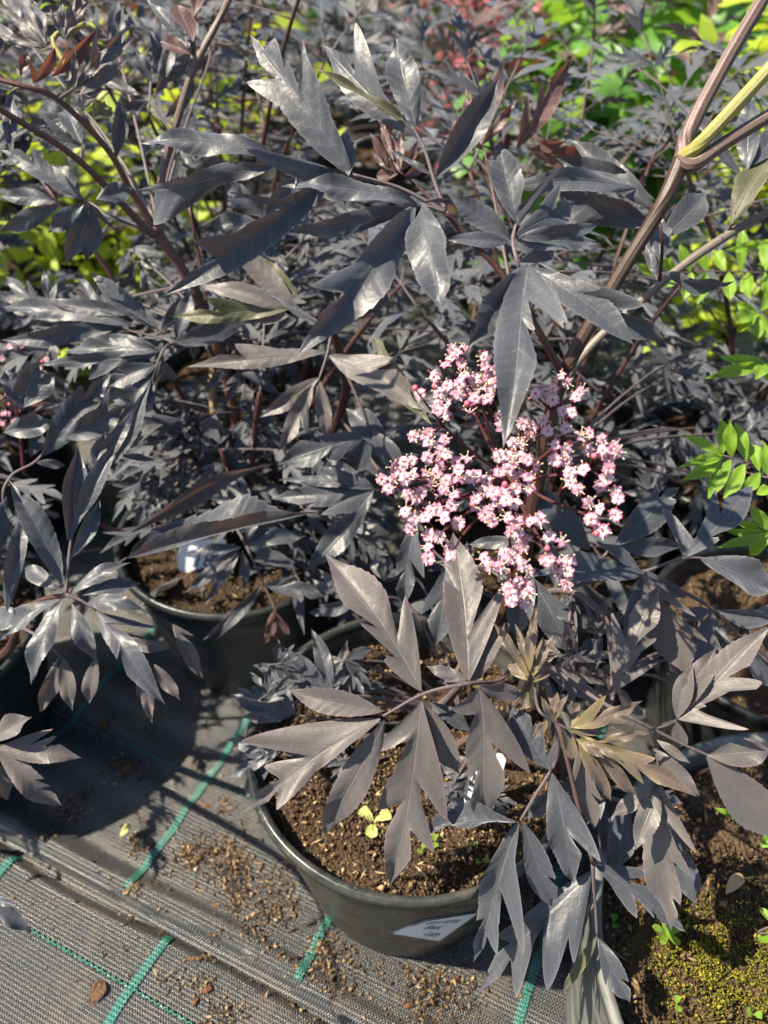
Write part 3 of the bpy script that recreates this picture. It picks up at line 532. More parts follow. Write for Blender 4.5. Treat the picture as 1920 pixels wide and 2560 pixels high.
H(elder3, .64, [(145, 249, .65), (100, 230), (81, 208)], [
    (81, 208, 139, 117, 14, 30, [(60, 160, .3)], dict(fold=.5)), (127, 190, 241, 72, 16, 30, [(140, 110, .2)], dict(fold=.6)), (20, 200, -30, 190, 20), (50, 190, 70, 130, 14)], M_RED)
H(elder3, .645, [(145, 249, .65), (180, 225), (187, 217)], [
    (187, 220, 331, 59, 15, 10, [(240, 95, .15)]), (190, 222, 339, 89, 15, -20), (187, 215, 185, 118, 11), (190, 215, 277, 115, 12), (180, 218, 166, 166, 10), (200, 240, 320, 145, 16), (232, 298, 262, 252, 22, 0, [], dict(mat=M_OLIVE)), (235, 300, 280, 268, 14, 0, [], dict(mat=M_OLIVE)), (210, 270, 240, 210, 16)], M_WARM)
H(elder3, .64, [(64, 217, .636), (40, 222), (30, 229)], [(30, 229, 30, 396, 17, 10, [(50, 260, .2)], dict(fold=.4)), (28, 225, -20, 215, 16), (32, 226, 70, 258, 14, 0)])
H(elder3, .65, [(133, 96, .655), (115, 115)], [(115, 115, 0, 18, 12), (115, 118, 0, 90, 12), (113, 112, 60, 10, 10), (118, 110, 80, 0, 9), (158, 100, 124, 18, 9), (160, 98, 223, 0, 10), (160, 96, 150, -10, 9), (162, 98, 190, -10, 9), (60, 120, -10, 60, 10)], M_WARM)
H(elder3, .71, [(202, 405, .68), (205, 365)], [(205, 368, 78, 335, 30, 0, [(100, 280, .25)]), (205, 360, 160, 270, 22)])
H(elder3, .76, [(600, 700, .83), (640, 600), (660, 540)], [(660, 545, 560, 450, 30), (660, 545, 740, 440, 30), (665, 560, 760, 560, 30), (655, 560, 520, 560, 28), (640, 600, 600, 690, 30), (470, 440, 405, 520, 34), (480, 440, 560, 400, 24)])
# shaded leaves over the numbered pot and deep between the stems
H(elder3, .79, [(560, 1270, .85), (613, 1360), (660, 1462), (690, 1530)], [
    (605, 1368, 470, 1385, 15, 10), (613, 1360, 768, 1338, 22), (620, 1365, 742, 1425, 20), (600, 1375, 463, 1482, 18), (598, 1380, 510, 1512, 15), (605, 1375, 612, 1482, 14), (665, 1462, 818, 1490, 24, 0, [(760, 1500, .2), (740, 1440, .2)]), (655, 1465, 508, 1602, 15), (650, 1470, 542, 1600, 13), (690, 1530, 706, 1602, 20, 0, [], dict(mat=M_RED)), (690, 1520, 664, 1612, 13, 0, [], dict(mat=M_RED)), (615, 1355, 640, 1290, 16), (620, 1355, 702, 1290, 18)])
def spray(plant, n, box, d0, d1, size, root, seed, mat=None, down=.3):
    rg = random.Random(seed)
    for _ in range(n):
        x, y = rg.uniform(box[0], box[2]), rg.uniform(box[1], box[3]); d = rg.uniform(d0, d1); a0 = rg.uniform(0, 6.3); lets = []; S = size * rg.uniform(.75, 1.2); ca, sa = math.cos(a0), math.sin(a0) * .7 + down
        for k, (f, da) in enumerate([(.0, -.95), (.0, .95), (.35, -.75), (.35, .75), (.6, 0)]):
            bx, by = x + ca * S * f, y + sa * S * f; a = math.atan2(sa, ca) + da + rg.uniform(-.2, .2); l = S * rg.uniform(.75, 1.1); tx, ty = bx + math.cos(a) * l, by + math.sin(a) * l; nx_, ny_ = -math.sin(a), math.cos(a); sg = rg.choice((-1, 1))
            lets.append((bx, by, tx, ty, l * .13, rg.uniform(-35, 35), [(bx + math.cos(a) * l * .62 + nx_ * sg * l * .25, by + math.sin(a) * l * .62 + ny_ * sg * l * .25, .22)] + ([(bx + math.cos(a) * l * .5 - nx_ * sg * l * .22, by + math.sin(a) * l * .5 - ny_ * sg * l * .22, .2)] if rg.random() < .6 else []), dict(rows=30)))
        H(plant, d, [root, ((root[0] + x) / 2, (root[1] + y) / 2 - 20, (root[2] + d) / 2), (x, y), (x + ca * S * .6, y + sa * S * .6)], lets, mat)
spray(elder3, 17, (300, 960, 900, 1260), .78, .90, 95, (590, 1080, .885), 1)
spray(elder3, 4, (620, 1230, 880, 1330), .80, .88, 85, (600, 1180, .91), 2); spray(elder3, 5, (280, 1160, 600, 1250), .82, .90, 75, (600, 1130, .90), 12, down=0)
spray(elder3, 9, (0, 620, 560, 900), .78, .86, 110, (545, 850, .81), 3)
spray(elder3, 8, (560, 560, 1000, 900), .78, .88, 100, (560, 860, .82), 4)
spray(elder3, 5, (0, 60, 560, 420), .76, .84, 105, (395, 560, .75), 6, down=-.2)
spray(elder1, 6, (650, 1600, 960, 1760), .655, .70, 75, (1160, 1800, .75), 5)
spray(elder1, 3, (650, 1850, 900, 2000), .665, .69, 62, (1160, 1850, .74), 7)
spray(elder1, 8, (1560, 880, 1900, 1250), .80, .92, 95, (1400, 1150, .66), 8, down=.1)
spray(elder1, 4, (1150, 1380, 1400, 1560), .64, .70, 85, (1290, 1480, .63), 9)
spray(elder1, 4, (1400, 1500, 1600, 1680), .57, .60, 95, (1430, 1480, .595), 21, M_WARM)
spray(elder1, 4, (1640, 1540, 1880, 1720), .585, .61, 95, (1530, 1700, .56), 22, M_WARM)
spray(elder1, 3, (1480, 1900, 1640, 2050), .55, .57, 80, (1440, 1990, .53), 23, M_DARK)
spray(elder1, 3, (1080, 1900, 1260, 2000), .62, .66, 70, (1290, 1760, .61), 24, M_DARK)
# drooping elder on the left
hero_stem(elderl, [(BL, .0055), (0, 1640, .70, .0045), (50, 1540, .66, .0034), (100, 1503, .625, .0026), (165, 1487, .60, .002)], S_RED, 30)
hero_stem(elderl, [(BL, .006), (-60, 1500, .72, .005), (-80, 1250, .68, .004), (-60, 1100, .66, .003)], S_RED, 30)
hero_stem(elderl, [(BL + Vector((.01, -.02, 0)), .005), (-30, 1780, .66, .004), (-20, 1860, .60, .003)], S_RED, 20)
H(elderl, .595, [(165, 1487), (172, 1400), (185, 1310), (215, 1200)], [
    (166, 1352, 197, 1112, 33, 15, [], dict(fold=.4)), (192, 1318, 268, 1078, 32, -10, [(225, 1200, .2)], dict(fold=.4)), (195, 1300, 297, 1106, 26, -15, [], dict(fold=.5)), (180, 1390, 252, 1250, 22, 10), (290, 1160, 376, 962, 24, -10, [], dict(fold=.5, db=.03)), (215, 1200, 345, 1010, 22, 0, [], dict(db=.02)),
    (155, 1462, 24, 1195, 36, 10, [(60, 1250, .1)], dict(fold=.3)), (20, 1530, 62, 1236, 24, 0, [], dict(fold=.4, db=-.01)), (-20, 1400, 15, 1240, 28), (140, 1470, 60, 1420, 18)])
H(elderl, .590, [(165, 1487), (200, 1500), (240, 1525)], [
    (178, 1485, 326, 1404, 22, 5, [], dict(arch=.14, lit=1.)), (205, 1490, 355, 1460, 22, 5, [], dict(arch=.16, lit=1.)), (215, 1510, 362, 1527, 24, -5, [], dict(arch=.24, curl=.5, lit=1.2)), (238, 1530, 418, 1762, 34, -8, [(382, 1576, .3), (300, 1640, .15)], dict(arch=.13, dt=-.02, lit=1.1, fold=.0)),
    (182, 1508, 242, 1650, 26, 0, [], dict(arch=.2, lit=.5)), (162, 1496, 76, 1712, 32, 8, [], dict(arch=.14, dt=-.01, lit=.4)), (145, 1497, 0, 1600, 28, -5, [], dict(arch=.1, lit=1.2)), (90, 1540, -30, 1560, 28, 0, [], dict(lit=1.2))])
H(elderl, .60, [(165, 1487), (250, 1440), (318, 1394)], [
    (318, 1394, 812, 1272, 40, 35, [], dict(fold=-.2, sr=.10, curl=0., ser=.10, arch=-.02, dt=.03, rows=70, wav=.02, a=.55)), (319, 1391, 800, 1272, 84, -40, [], dict(fold=-.2, sr=.03, curl=0., ser=.14, arch=-.02, dt=.034, rows=70, db=.004, a=.5, mat=M_DARK)), (325, 1330, 690, 1160, 40, 30, [], dict(fold=.4, sr=.4, db=.05, arch=-.08))], M_WARM, S_RED)
H(elderl, .585, [(-20, 1860, .60), (0, 1870), (5, 1880)], [(-15, 1868, 206, 1892, 34, 10, [(128, 1825, .2), (145, 1845, .15)], dict(arch=.06, lit=1.2)), (-10, 1880, 157, 2016, 34, -5, [(78, 1935, .2), (110, 1960, .15)], dict(arch=.08, lit=1.2)), (-20, 1850, 80, 1790, 26), (-20, 1900, 20, 2000, 22)], M_WARM)
H(elderl, .62, [(40, 1560, .66), (110, 1600), (150, 1640)], [(150, 1640, 100, 1782, 22), (155, 1640, 182, 1776, 22), (150, 1640, 160, 1750, 16), (240, 1640, 222, 1760, 20), (360, 1650, 380, 1810, 18), (385, 1660, 450, 1752, 18), (370, 1650, 345, 1740, 12), (300, 1600, 430, 1620, 18), (430, 1560, 510, 1700, 20, 0, [(480, 1590, .2)])], M_WARM)
H(elderl, .52, [(-20, 1860, .60), (-90, 2100), (-40, 2240)], [(-30, 2250, 82, 2332, 20, 0), (-30, 2240, 45, 2270, 10, 0)])


# ------------------------------------------------------------------ the flower cluster
def petal_mat(name, a, b, c):
    s_ = NT(name); uv = s_.n('UVMap'); sp = s_.n('SeparateXYZ', {0: uv.outputs[0]}); oi = s_.n('ObjectInfo')
    f = s_.math('ADD', sp.outputs[0], s_.math('MULTIPLY', s_.math('SUBTRACT', oi.outputs['Random'], .5), .35))
    col = s_.ramp(f, [(.15, c4(*a)), (.6, c4(*b)), (1.0, c4(*c))]); s_.P(Base_Color=col, Roughness=.55, Specular_IOR_Level=.3)
    tr = s_.n('BsdfTranslucent', {'Color': c4(.8, .55, .6)}); mx = s_.n('MixShader', {0: .22, 1: s_.b.outputs[0], 2: tr.outputs[0]}); s_.t.links.new(mx.outputs[0], s_.o.inputs[0]); return s_.m
M_PETAL = petal_mat('petal', (.66, .56, .61), (.58, .35, .47), (.45, .14, .30)); M_PISTIL = simple('pistil', (.50, .05, .08), .5)
M_FIL = simple('filament', (.75, .66, .62), .5); M_ANTH = simple('anther', (.70, .58, .30), .6); M_ANTHR = simple('anther_red', (.62, .13, .12), .6); M_BUD = simple('flower_bud', (.62, .12, .17), .45)
def sphere(mb, c, r, mi, n=5, m=3):
    V = [(c[0], c[1], c[2] + r)]; Fc = []
    for i in range(1, m):
        for j in range(n): q = math.pi * i / m; a = 2 * math.pi * j / n; V.append((c[0] + r * math.sin(q) * math.cos(a), c[1] + r * math.sin(q) * math.sin(a), c[2] + r * math.cos(q)))
    V.append((c[0], c[1], c[2] - r)); e = len(V) - 1
    for j in range(n):
        Fc.append((0, 1 + j, 1 + (j + 1) % n)); Fc.append((e, e - n + (j + 1) % n, e - n + j))
        for i in range(m - 2): a = 1 + i * n; Fc.append((a + j, a + n + j, a + n + (j + 1) % n, a + (j + 1) % n))
    mb.add(V, Fc, None, mi)
def floret_mesh(seed, rad=.0041):
    rg = random.Random(seed); mb = MB(); droop = rg.uniform(-.1, .55)
    for k in range(5):
        q = 2 * math.pi * k / 5 + rg.uniform(-.12, .12); Lp = rad * rg.uniform(.92, 1.08); V = []; UV = []; Fc = []; dr = droop + rg.uniform(-.15, .15)
        for i in range(5):
            t = i / 4; wd = rad * .52 * (math.sin(min(1, t * .86 + .16) * math.pi) ** .6 if i < 4 else .38)
            for j in (-1, -.5, 0, .5, 1):
                x = Lp * (.10 + .90 * t) - abs(j) ** 2 * rad * .10 * (t > .8); y = j * wd; z = .0009 - Lp * dr * t * t + rad * .16 * (j * j) * t + rad * .12 * math.sin(t * 3)
                V.append((x * math.cos(q) - y * math.sin(q), x * math.sin(q) + y * math.cos(q), z)); UV.append((t, j * .5 + .5))
        for i in range(4):
            for j in range(4): a = i * 5 + j; Fc.append((a, a + 5, a + 6, a + 1))
        mb.add(V, Fc, UV, 0)
        q2 = q + math.pi / 5; up = rg.uniform(.25, .9); ln = rad * rg.uniform(1.0, 1.3); e = (math.cos(q2) * ln * math.cos(up), math.sin(q2) * ln * math.cos(up), .0008 + ln * math.sin(up))
        v, f, u = tube([(math.cos(q2) * rad * .12, math.sin(q2) * rad * .12, .0008, .00022), (*e, .00018)], 3, 4, False); mb.add(v, f, u, 2); sphere(mb, e, .00058, 3 if rg.random() < .75 else 4)
    sphere(mb, (0, 0, .0011), .00085, 1, 6, 4); v, f, u = tube([(0, 0, -.004, .00035), (0, 0, .0006, .0008)], 3, 5, False); mb.add(v, f, u, 5)
    return mb.mesh('floret', [M_PETAL, M_PISTIL, M_FIL, M_ANTH, M_ANTHR, S_PED])
def bud_mesh():
    mb = MB(); sphere(mb, (0, 0, .0012), .0019, 0, 8, 5); v, f, u = tube([(0, 0, -.005, .0003), (0, 0, .0, .0007)], 3, 5, False); mb.add(v, f, u, 1); return mb.mesh('flower_bud', [M_BUD, S_PED])
FL = """585,130 620,95 545,165 600,185 510,205 445,265 620,260 740,150 750,200 800,220 840,220 680,285 760,270 800,300 835,290 520,320 590,310 445,320 470,360 330,335 360,370 560,370 590,375 650,370 730,340 770,360 680,400 755,400 460,430 530,440 630,430 640,485 515,495 460,470 700,310 810,500 830,565 545,110
1045,365 1100,350 1150,335 1225,300 1190,270 1290,385 1310,350 1140,400 1200,470 1260,475 1080,520 1020,550 1010,605 960,540 1110,590 940,660 905,660
1165,675 1225,580 1240,655 1300,625 1370,595 1430,635 1350,700 1385,730 1500,680 1475,745 1525,710 1155,755 1220,765 1245,835 1330,825 1250,890 1290,930 1470,805 1455,865 1420,930 1350,1010 1520,950 1530,990 1430,1050 1510,1085 1370,1110 1420,1160 1400,1190 1440,1180 1210,700 1440,700
320,620 390,620 410,590 500,640 405,660 480,710 520,740 400,745 205,800 265,770 310,765 130,870 195,870 170,930 270,870 320,840 385,840 455,835 440,780 480,790 570,775 630,755 590,815 515,880 580,880 650,860 410,905 690,855 290,965 345,1000 360,950 480,980 540,1030 500,930 560,970 270,1065 300,1170 320,1110 390,1105 420,1060 510,1105 580,1130 455,1050 240,830
410,1210 470,1210 405,1275 400,1340 530,1280 535,1330 830,735 890,740 950,740 820,840 880,810 910,780 1000,760 1030,800 940,850 990,870 860,910 1000,930 920,930 750,880 730,940 790,950 820,1010 870,1000 920,1020 670,1040 690,990 740,1080 780,1120 760,1060 880,1100 940,1120 1010,1130 1065,1110 890,1190 940,1190 985,1220 940,1260 970,1270 910,1150 840,960
740,1340 770,1390 830,1390 890,1330 860,1310 960,1380 1000,1410 920,1350 1125,1220 1190,1250 1105,1290 1130,1340 1100,1350 1240,1350 1170,1430 1200,1400 1225,1480 1240,1420 1190,1380 880,1520 945,1490 990,1490 900,1590 975,1610 960,1550 890,1560 1000,1540"""
FP = [tuple(float(c) for c in q.split(',')) for q in FL.split()]; FP = [(900 + x / 2.37, 830 + y / 2.37) for x, y in FP]
FN = Vector((-.12, -.62, .78)).normalized(); FC = px(1280, 1190, .445)
def on_plane(x, y, off=0):
    r = ray(x, y); d = (FC + FN * off - CO).dot(FN) / r.dot(FN); return CO + r * d
def cluster(plant, pts, hub, foot, nsub, meshes, budm, seed, nofs=.007):
    rg = random.Random(seed); P = np.array([list(p) for p in pts]); C = P[[rg.randrange(len(P)) for _ in range(nsub)]].copy()
    for _ in range(12):
        A = np.argmin(((P[:, None] - C[None]) ** 2).sum(2), 1)
        for k in range(nsub):
            if (A == k).any(): C[k] = P[A == k].mean(0)
    mb = MB(); O = Vector(hub)
    def tb(pl, n=8, k=6): mb.add(*tube([(*(Vector(p[:3]) - O), p[3]) for p in pl], n, k))
    if foot is not None: tb([(*foot, .0022), (*((foot + O) / 2 + Vector((0, 0, -.004))), .002), (*O, .0019)], 10)
    S = []
    for k in range(nsub):
        s1 = Vector(C[k]) - FN * .016 + (O - Vector(C[k])) * .12; S.append(s1); m = (O + s1) / 2 - FN * .010; tb([(*O, .0013), (*m, .00115), (*s1, .0009)])
    for i, p in enumerate(P):
        s1 = S[A[i]]; p = Vector(p); tb([(*s1, .0006), (*((s1 + p) / 2 - FN * .002), .00055), (*(p - FN * .0035), .0005)], 5, 4)
    fc = obj('flower_cluster', mb.mesh('flower_cluster', [S_PED]), plant, T(O)); fc['label'] = 'flat cluster of small pale pink flowers on dark red stalks'
    for i, p in enumerate(P):
        n = (FN + Vector((rg.gauss(0, .5), rg.gauss(-.05, .5), rg.gauss(0, .35)))).normalized(); q = n.to_track_quat('Z', 'Y').to_matrix().to_4x4() @ Matrix.Rotation(rg.uniform(0, 6.3), 4, 'Z')
        bud = rg.random() < .03; M = T(p) @ q @ Matrix.Scale(rg.uniform(.9, 1.12), 4)
        obj('flower_bud' if bud else 'floret', budm if bud else rg.choice(meshes), fc, M)
    return fc
FMS = [floret_mesh(i) for i in range(7)]; BUDM = bud_mesh()
rgf = random.Random(5)
pts = [on_plane(x, y, rgf.gauss(0, .005) - .00000012 * ((x - 1280) ** 2 + (y - 1190) ** 2)) for x, y in FP]
cluster(elder1, pts, on_plane(1270, 1190, -.045), px(1352, 1190, .597), 22, FMS, BUDM, 3)


pl2 = [px(x + rgf.uniform(-6, 6), y + rgf.uniform(-6, 6), .80 + rgf.gauss(0, .006)) for x, y in [(5, 880), (25, 872), (45, 885), (60, 875), (10, 900), (105, 905), (120, 895), (90, 945), (105, 960), (110, 985), (95, 1000), (120, 975), (20, 985), (25, 1010), (5, 1030), (20, 1040), (8, 1060), (35, 1050), (0, 1000), (70, 940), (-20, 900), (-30, 1020), (-15, 1045), (100, 925)]]
cluster(elder3, pl2, px(40, 1010, .84), px(60, 1180, .88), 6, FMS, BUDM, 9); hero_stem(elder3, [(B3 + Vector((-.04, .02, 0)), .004), (300, 1330, .95, .003), (120, 1230, .91, .0024), (60, 1180, .88, .002)], S_RED, 24)
# ------------------------------------------------------------------ procedural elders round about
def proto_leaflets():
    out = []
    for k in range(7):
        rg = random.Random(900 + k); L = 1.0; hw = rg.uniform(.075, .11); lr = []; ll = []
        for lst in (lr, ll):
            for tt in ([.22, .45] if k % 3 else [.3]): lst.append((tt + rg.uniform(-.05, .05), rg.uniform(.24, .42), R(rg.uniform(26, 36)), .16))
        if k == 6: lr = []; ll = []
        out.append(leaflet_data(L, hw, hw, lr, ll, arch=.05, fold=.2, wav=.02, rows=20, nx=2, ns=9, seed=k, tipdroop=rg.uniform(.05, .25)))
    return out
PL = proto_leaflets(); PLM = {}
def pl_mesh(k, mat):
    if (k, mat.name) not in PLM: v, f, u = PL[k]; PLM[(k, mat.name)] = mesh('leaflet', v, f, mat, True, u)
    return PLM[(k, mat.name)]
def leaf_frames(seed):                    # leaflet placements of one compound leaf of length about 1
    rg = random.Random(seed); out = []; droop = rg.uniform(.15, .5)
    def at(y): return Vector((0, y, -droop * y * y * .5)), math.atan(-droop * y)
    for y, s, L in [(.40, 1, .40), (.42, -1, .40), (.68, 1, .46), (.70, -1, .46), (.95, 0, .55)][(2 if rg.random() < .2 else 0):]:
        p, sl = at(y); az = -s * R(rg.uniform(42, 68)); L *= rg.uniform(.8, 1.15)
        M = T(p) @ Matrix.Rotation(sl, 4, 'X') @ Matrix.Rotation(az, 4, 'Z') @ Matrix.Rotation(R(rg.uniform(-25, 15)), 4, 'X') @ Matrix.Rotation(R(rg.uniform(-30, 30)), 4, 'Y') @ Matrix.Scale(L, 4)
        out.append((rg.randrange(7), M))
    rp = [(0, y, -droop * y * y * .5, .010 * (1 - .5 * y)) for y in (0, .3, .6, .95)]
    return out, tube(rp, 8, 4)
LF = [leaf_frames(40 + i) for i in range(8)]
RM = {}; JM = {}
def rach_mesh(i, mat):
    if (i, mat.name) not in RM: v, f, u = LF[i][1]; RM[(i, mat.name)] = mesh('rachis', v, f, mat, True, u)
    return RM[(i, mat.name)]
def joined_leaf(i, mat):
    if (i, mat.name) not in JM:
        mb = MB(); v, f, u = LF[i][1]; mb.add(v, f, u, 1)
        for k, M in LF[i][0]: v, f, u = PL[k]; mb.add([M @ Vector(p) for p in v], f, u, 0)
        JM[(i, mat.name)] = mb.mesh('leaf', [mat, S_RACH])
    return JM[(i, mat.name)]
# part of the picture where hand-placed things must stay clear: x0,y0,x1,y1,nearest allowed depth
KEEP = [(-200, 1640, 700, 2700, 9), (560, 1560, 1560, 2700, 9), (900, 850, 1640, 1640, .74), (1380, 1500, 2100, 2700, 9), (300, 560, 1700, 860, .72), (-200, -200, 2100, 560, .78), (-200, 560, 560, 1300, .74), (-200, 1300, 560, 1640, .80), (560, 860, 900, 1560, .76), (1640, 560, 2200, 1500, .84), (1640, 1000, 2200, 1500, .9)]
def allowed(p):
    x, y, d = proj(p)
    if d < .62: return False
    for x0, y0, x1, y1, dm in KEEP:
        if x0 <= x <= x1 and y0 <= y <= y1 and d < dm: return False
    return True
def fill_elder(plant, base, seed, nst=5, hgt=.5, spread=.2, lsz=.17, detail=True, mats=(M_DARK, M_DARK, M_DARK), node=.075, smat=S_RED, sr=.0042, lo=.12, free=False):
    rg = random.Random(seed); b = Vector(base); cnt = 0
    for si in range(nst):
        az = 2 * math.pi * (si + rg.uniform(-.3, .3)) / nst; h = hgt * rg.uniform(.75, 1.1); out = spread * rg.uniform(.5, 1.1); d = Vector((math.cos(az), math.sin(az), 0))
        P = [b + d * .012, b + d * out * .25 + Vector((0, 0, h * .4)), b + d * out * .6 + Vector((0, 0, h * .75)), b + d * out + Vector((0, 0, h))]
        C = spline([(*p, sr * (1 - .2 * i)) for i, p in enumerate(P)], 24); k = 0
        zz = lo * rg.uniform(.6, 1.3); last = 0; place = []; ok = 0
        while zz < h + .001:
            i = int(min(23, max(1, round(zz / h * 22)))); p = Vector(C[i, :3]); place.append((i, p)); zz += node * rg.uniform(.8, 1.3)
        if place: place.append((23, Vector(C[23, :3])))
        made = []
        for i, p in place:
            top = i / 23; base_az = rg.uniform(0, 6.3)
            for s in ((0, math.pi) if i < 23 else (0, math.pi, math.pi / 2, -math.pi / 2)):
                a = base_az + s + rg.uniform(-.4, .4); el = R(rg.uniform(-5, 40)) + (R(25) if i == 23 else 0); L = lsz * rg.uniform(.75, 1.15) * (1 - .25 * top)
                y = Vector((math.cos(a) * math.cos(el), math.sin(a) * math.cos(el), math.sin(el))); x = y.cross(Vector((0, 0, 1))).normalized(); z = x.cross(y)
                if not free and not (allowed(p + y * L * .5) and allowed(p + y * L * 1.25) and allowed(p + y * L * .9)): continue
                M = Matrix(((x.x, y.x, z.x, p.x), (x.y, y.y, z.y, p.y), (x.z, y.z, z.z, p.z), (0, 0, 0, 1))) @ Matrix.Rotation(R(rg.uniform(-25, 25)), 4, 'Y') @ Matrix.Scale(L, 4)
                v = rg.randrange(8); m = rg.choice(mats); made.append(i)
                if detail:
                    lf = obj('leaf', rach_mesh(v, S_RACH), plant, M)
                    for kk, ML in LF[v][0]: obj('leaflet', pl_mesh(kk, m), lf, M @ ML)
                else: obj('leaf', joined_leaf(v, m), plant, M)
                cnt += 1
        if made:
            n = max(made) + 1; st = [(C[j, 0] - b.x, C[j, 1] - b.y, C[j, 2] - b.z, C[j, 3]) for j in range(0, max(n, 3))]
            v, f, u = tube(st, max(6, n), 6); obj('stem', mesh('stem', v, f, smat, True, u), plant, T(b))
    return cnt
fill_elder(elder3, B3, 11, 7, .46, .24, .16, lo=.05, node=.06)
fill_elder(elderl, BL, 12, 5, .26, .16, .15, lo=.05)
elderb = empty('elder_shrub', (POTB.x, POTB.y, .17), 'dark elder rooted in the pot with weedy soil', 'shrub'); fill_elder(elderb, (POTB.x, POTB.y + .02, .16), 71, 5, .42, .22, .16, lo=.08)
BACK = [(.195, .735, 'dark elder just behind the pink flower cluster'), (-.62, .98, 'dark elder crowding behind the drooping elder'), (-.24, 1.12, 'dense dark elder behind the pot with numbered tag'), (.24, 1.02, 'shaded dark elder behind the thick brown stem'), (.74, .95, 'dark elder in deep shade behind the lime-leaved false spirea'), (.50, .885, 'low dark elder between the weedy pot and the second row')]
for i, (x, y, lab) in enumerate(BACK):
    make_pot(x, y, .15, .20, .11, 'shaded black pot holding the ' + lab, M_POTD, 'pots of the second row', seed=20 + i, ncr=200, cmat=M_CRUMBD)
    e = empty('elder_shrub', (x, y, .17), lab, 'shrub'); fill_elder(e, (x, y, .16), 30 + i, 7 if x < 0 else 6, .60 if x < 0 else .48, .25, .18, lo=.06)
rgb = random.Random(3); FARP = []
for yy in (1.45, 1.85, 2.3, 2.8, 3.4):
    n = int(2 + yy * 1.5)
    for k in range(n):
        x = (k - (n - 1) / 2) * .52 + rgb.uniform(-.1, .1)
        if x > (.35 + .12 * yy if yy > 2 else .32): continue
        FARP.append((x, yy + rgb.uniform(-.1, .1)))
for i, (x, y) in enumerate(FARP):
    make_pot(x, y, .15, .21, .11, 'black pot half hidden among the far rows of dark elders', M_POTD, 'pots of the far rows', seed=50 + i, ncr=0)
    e = empty('elder_shrub', (x, y, .18), 'dark elder shrub standing in the far rows of pots', 'shrub', 'dark elders in the far rows')
    fill_elder(e, (x, y, .17), 60 + i, 4, rgb.uniform(.36, .52), .22, .20, detail=False, node=.12, mats=(M_DARK, M_DARK, M_RED, M_WARM), smat=S_PURP)
# broad-leaved shrubs at the back
def bush(name, x, y, h, r, mat, n, lsz, label, seed, smat=S_RED, wid=.3, z0=.0):
    rg = random.Random(seed); e = empty(name, (x, y, z0), label, 'shrub'); mb = MB(); mw = MB(); b = Vector((x, y, z0))
    LV = leaflet_data(1, wid, wid, arch=.06, fold=.2, rows=8, nx=1, ser=.0, seed=seed, a=.6, b=.75, tipdroop=.2)
    ns = 9; tips = []
    for k in range(ns):
        a = rg.uniform(0, 6.3); rr = r * math.sqrt(rg.random()); t = Vector((math.cos(a) * rr, math.sin(a) * rr, h * rg.uniform(.75, 1.0))); tips.append(t)
        mw.add(*tube([(0, 0, 0, .005), (t.x * .4, t.y * .4, t.z * .5, .004), (*t, .002)], 8, 5))
    for i in range(n):
        t = rg.choice(tips); f = rg.uniform(.15, 1.05); p = Vector((t.x * f, t.y * f, t.z * f)) + Vector((rg.gauss(0, .3) * r, rg.gauss(0, .3) * r, rg.gauss(0, .04)))
        if p.z < .02: continue
        a = rg.uniform(0, 6.3); M = T(p) @ Matrix.Rotation(a, 4, 'Z') @ Matrix.Rotation(R(rg.uniform(-50, 30)), 4, 'X') @ Matrix.Rotation(R(rg.uniform(-35, 35)), 4, 'Y') @ Matrix.Scale(lsz * rg.uniform(.6, 1.2), 4)
        v, fc, u = LV; mb.add([M @ Vector(q) for q in v], fc, u, 0)
    tag(obj('foliage', mb.mesh('foliage', [mat]), e, T(b)), kind='stuff'); obj('stem', mw.mesh('stem', [smat]), e, T(b)); return e
bush('hydrangea', .47, 1.85, .76, .24, M_GREEN, 330, .14, 'shrub with broad fresh green leaves behind the forked stem', 1)
bush('hydrangea', .78, 2.35, .85, .3, M_GREEN, 340, .11, 'fresh green broad-leaved shrub beside the coral-pink barberry', 2)
bush('barberry', .27, 2.65, .74, .20, M_PINKLEAF, 650, .035, 'coral-pink small-leaved barberry among the far rows', 3, wid=.38)
bush('spirea', .74, 1.52, .74, .22, M_YGREEN, 700, .07, 'yellow-green spirea glowing in sun behind the forked stem', 4, wid=.22)
bush('spirea', -.55, 1.62, .58, .32, M_YGREEN, 460, .07, 'yellow-green spirea glimpsed between the red elder stems', 5, wid=.26)
bush('spirea', -1.15, 1.75, .66, .34, M_GREEN, 600, .07, 'bright green shrub behind the sprays of narrow young elder leaves', 6, wid=.28)
bush('spirea', -1.6, 2.8, .75, .5, M_YGREEN, 600, .08, 'yellow-green shrub at the far end of the elder rows', 7, wid=.26)
bush('spirea', 1.9, 2.9, .9, .5, M_GREEN, 600, .1, 'tall green shrub behind the yellow-green spirea', 8, wid=.3)
HL = 'leafy green hedge plant in the row closing off the nursery bed'
for k in range(11):
    e = bush('hedge_plant', -4.5 + k * .95, 5.2 + .3 * (k % 3), 1.15, .6, M_YGREEN if k % 4 == 1 else M_GREEN, 520, .13, HL, 90 + k, wid=.3); e['group'] = 'hedge plants at the back'


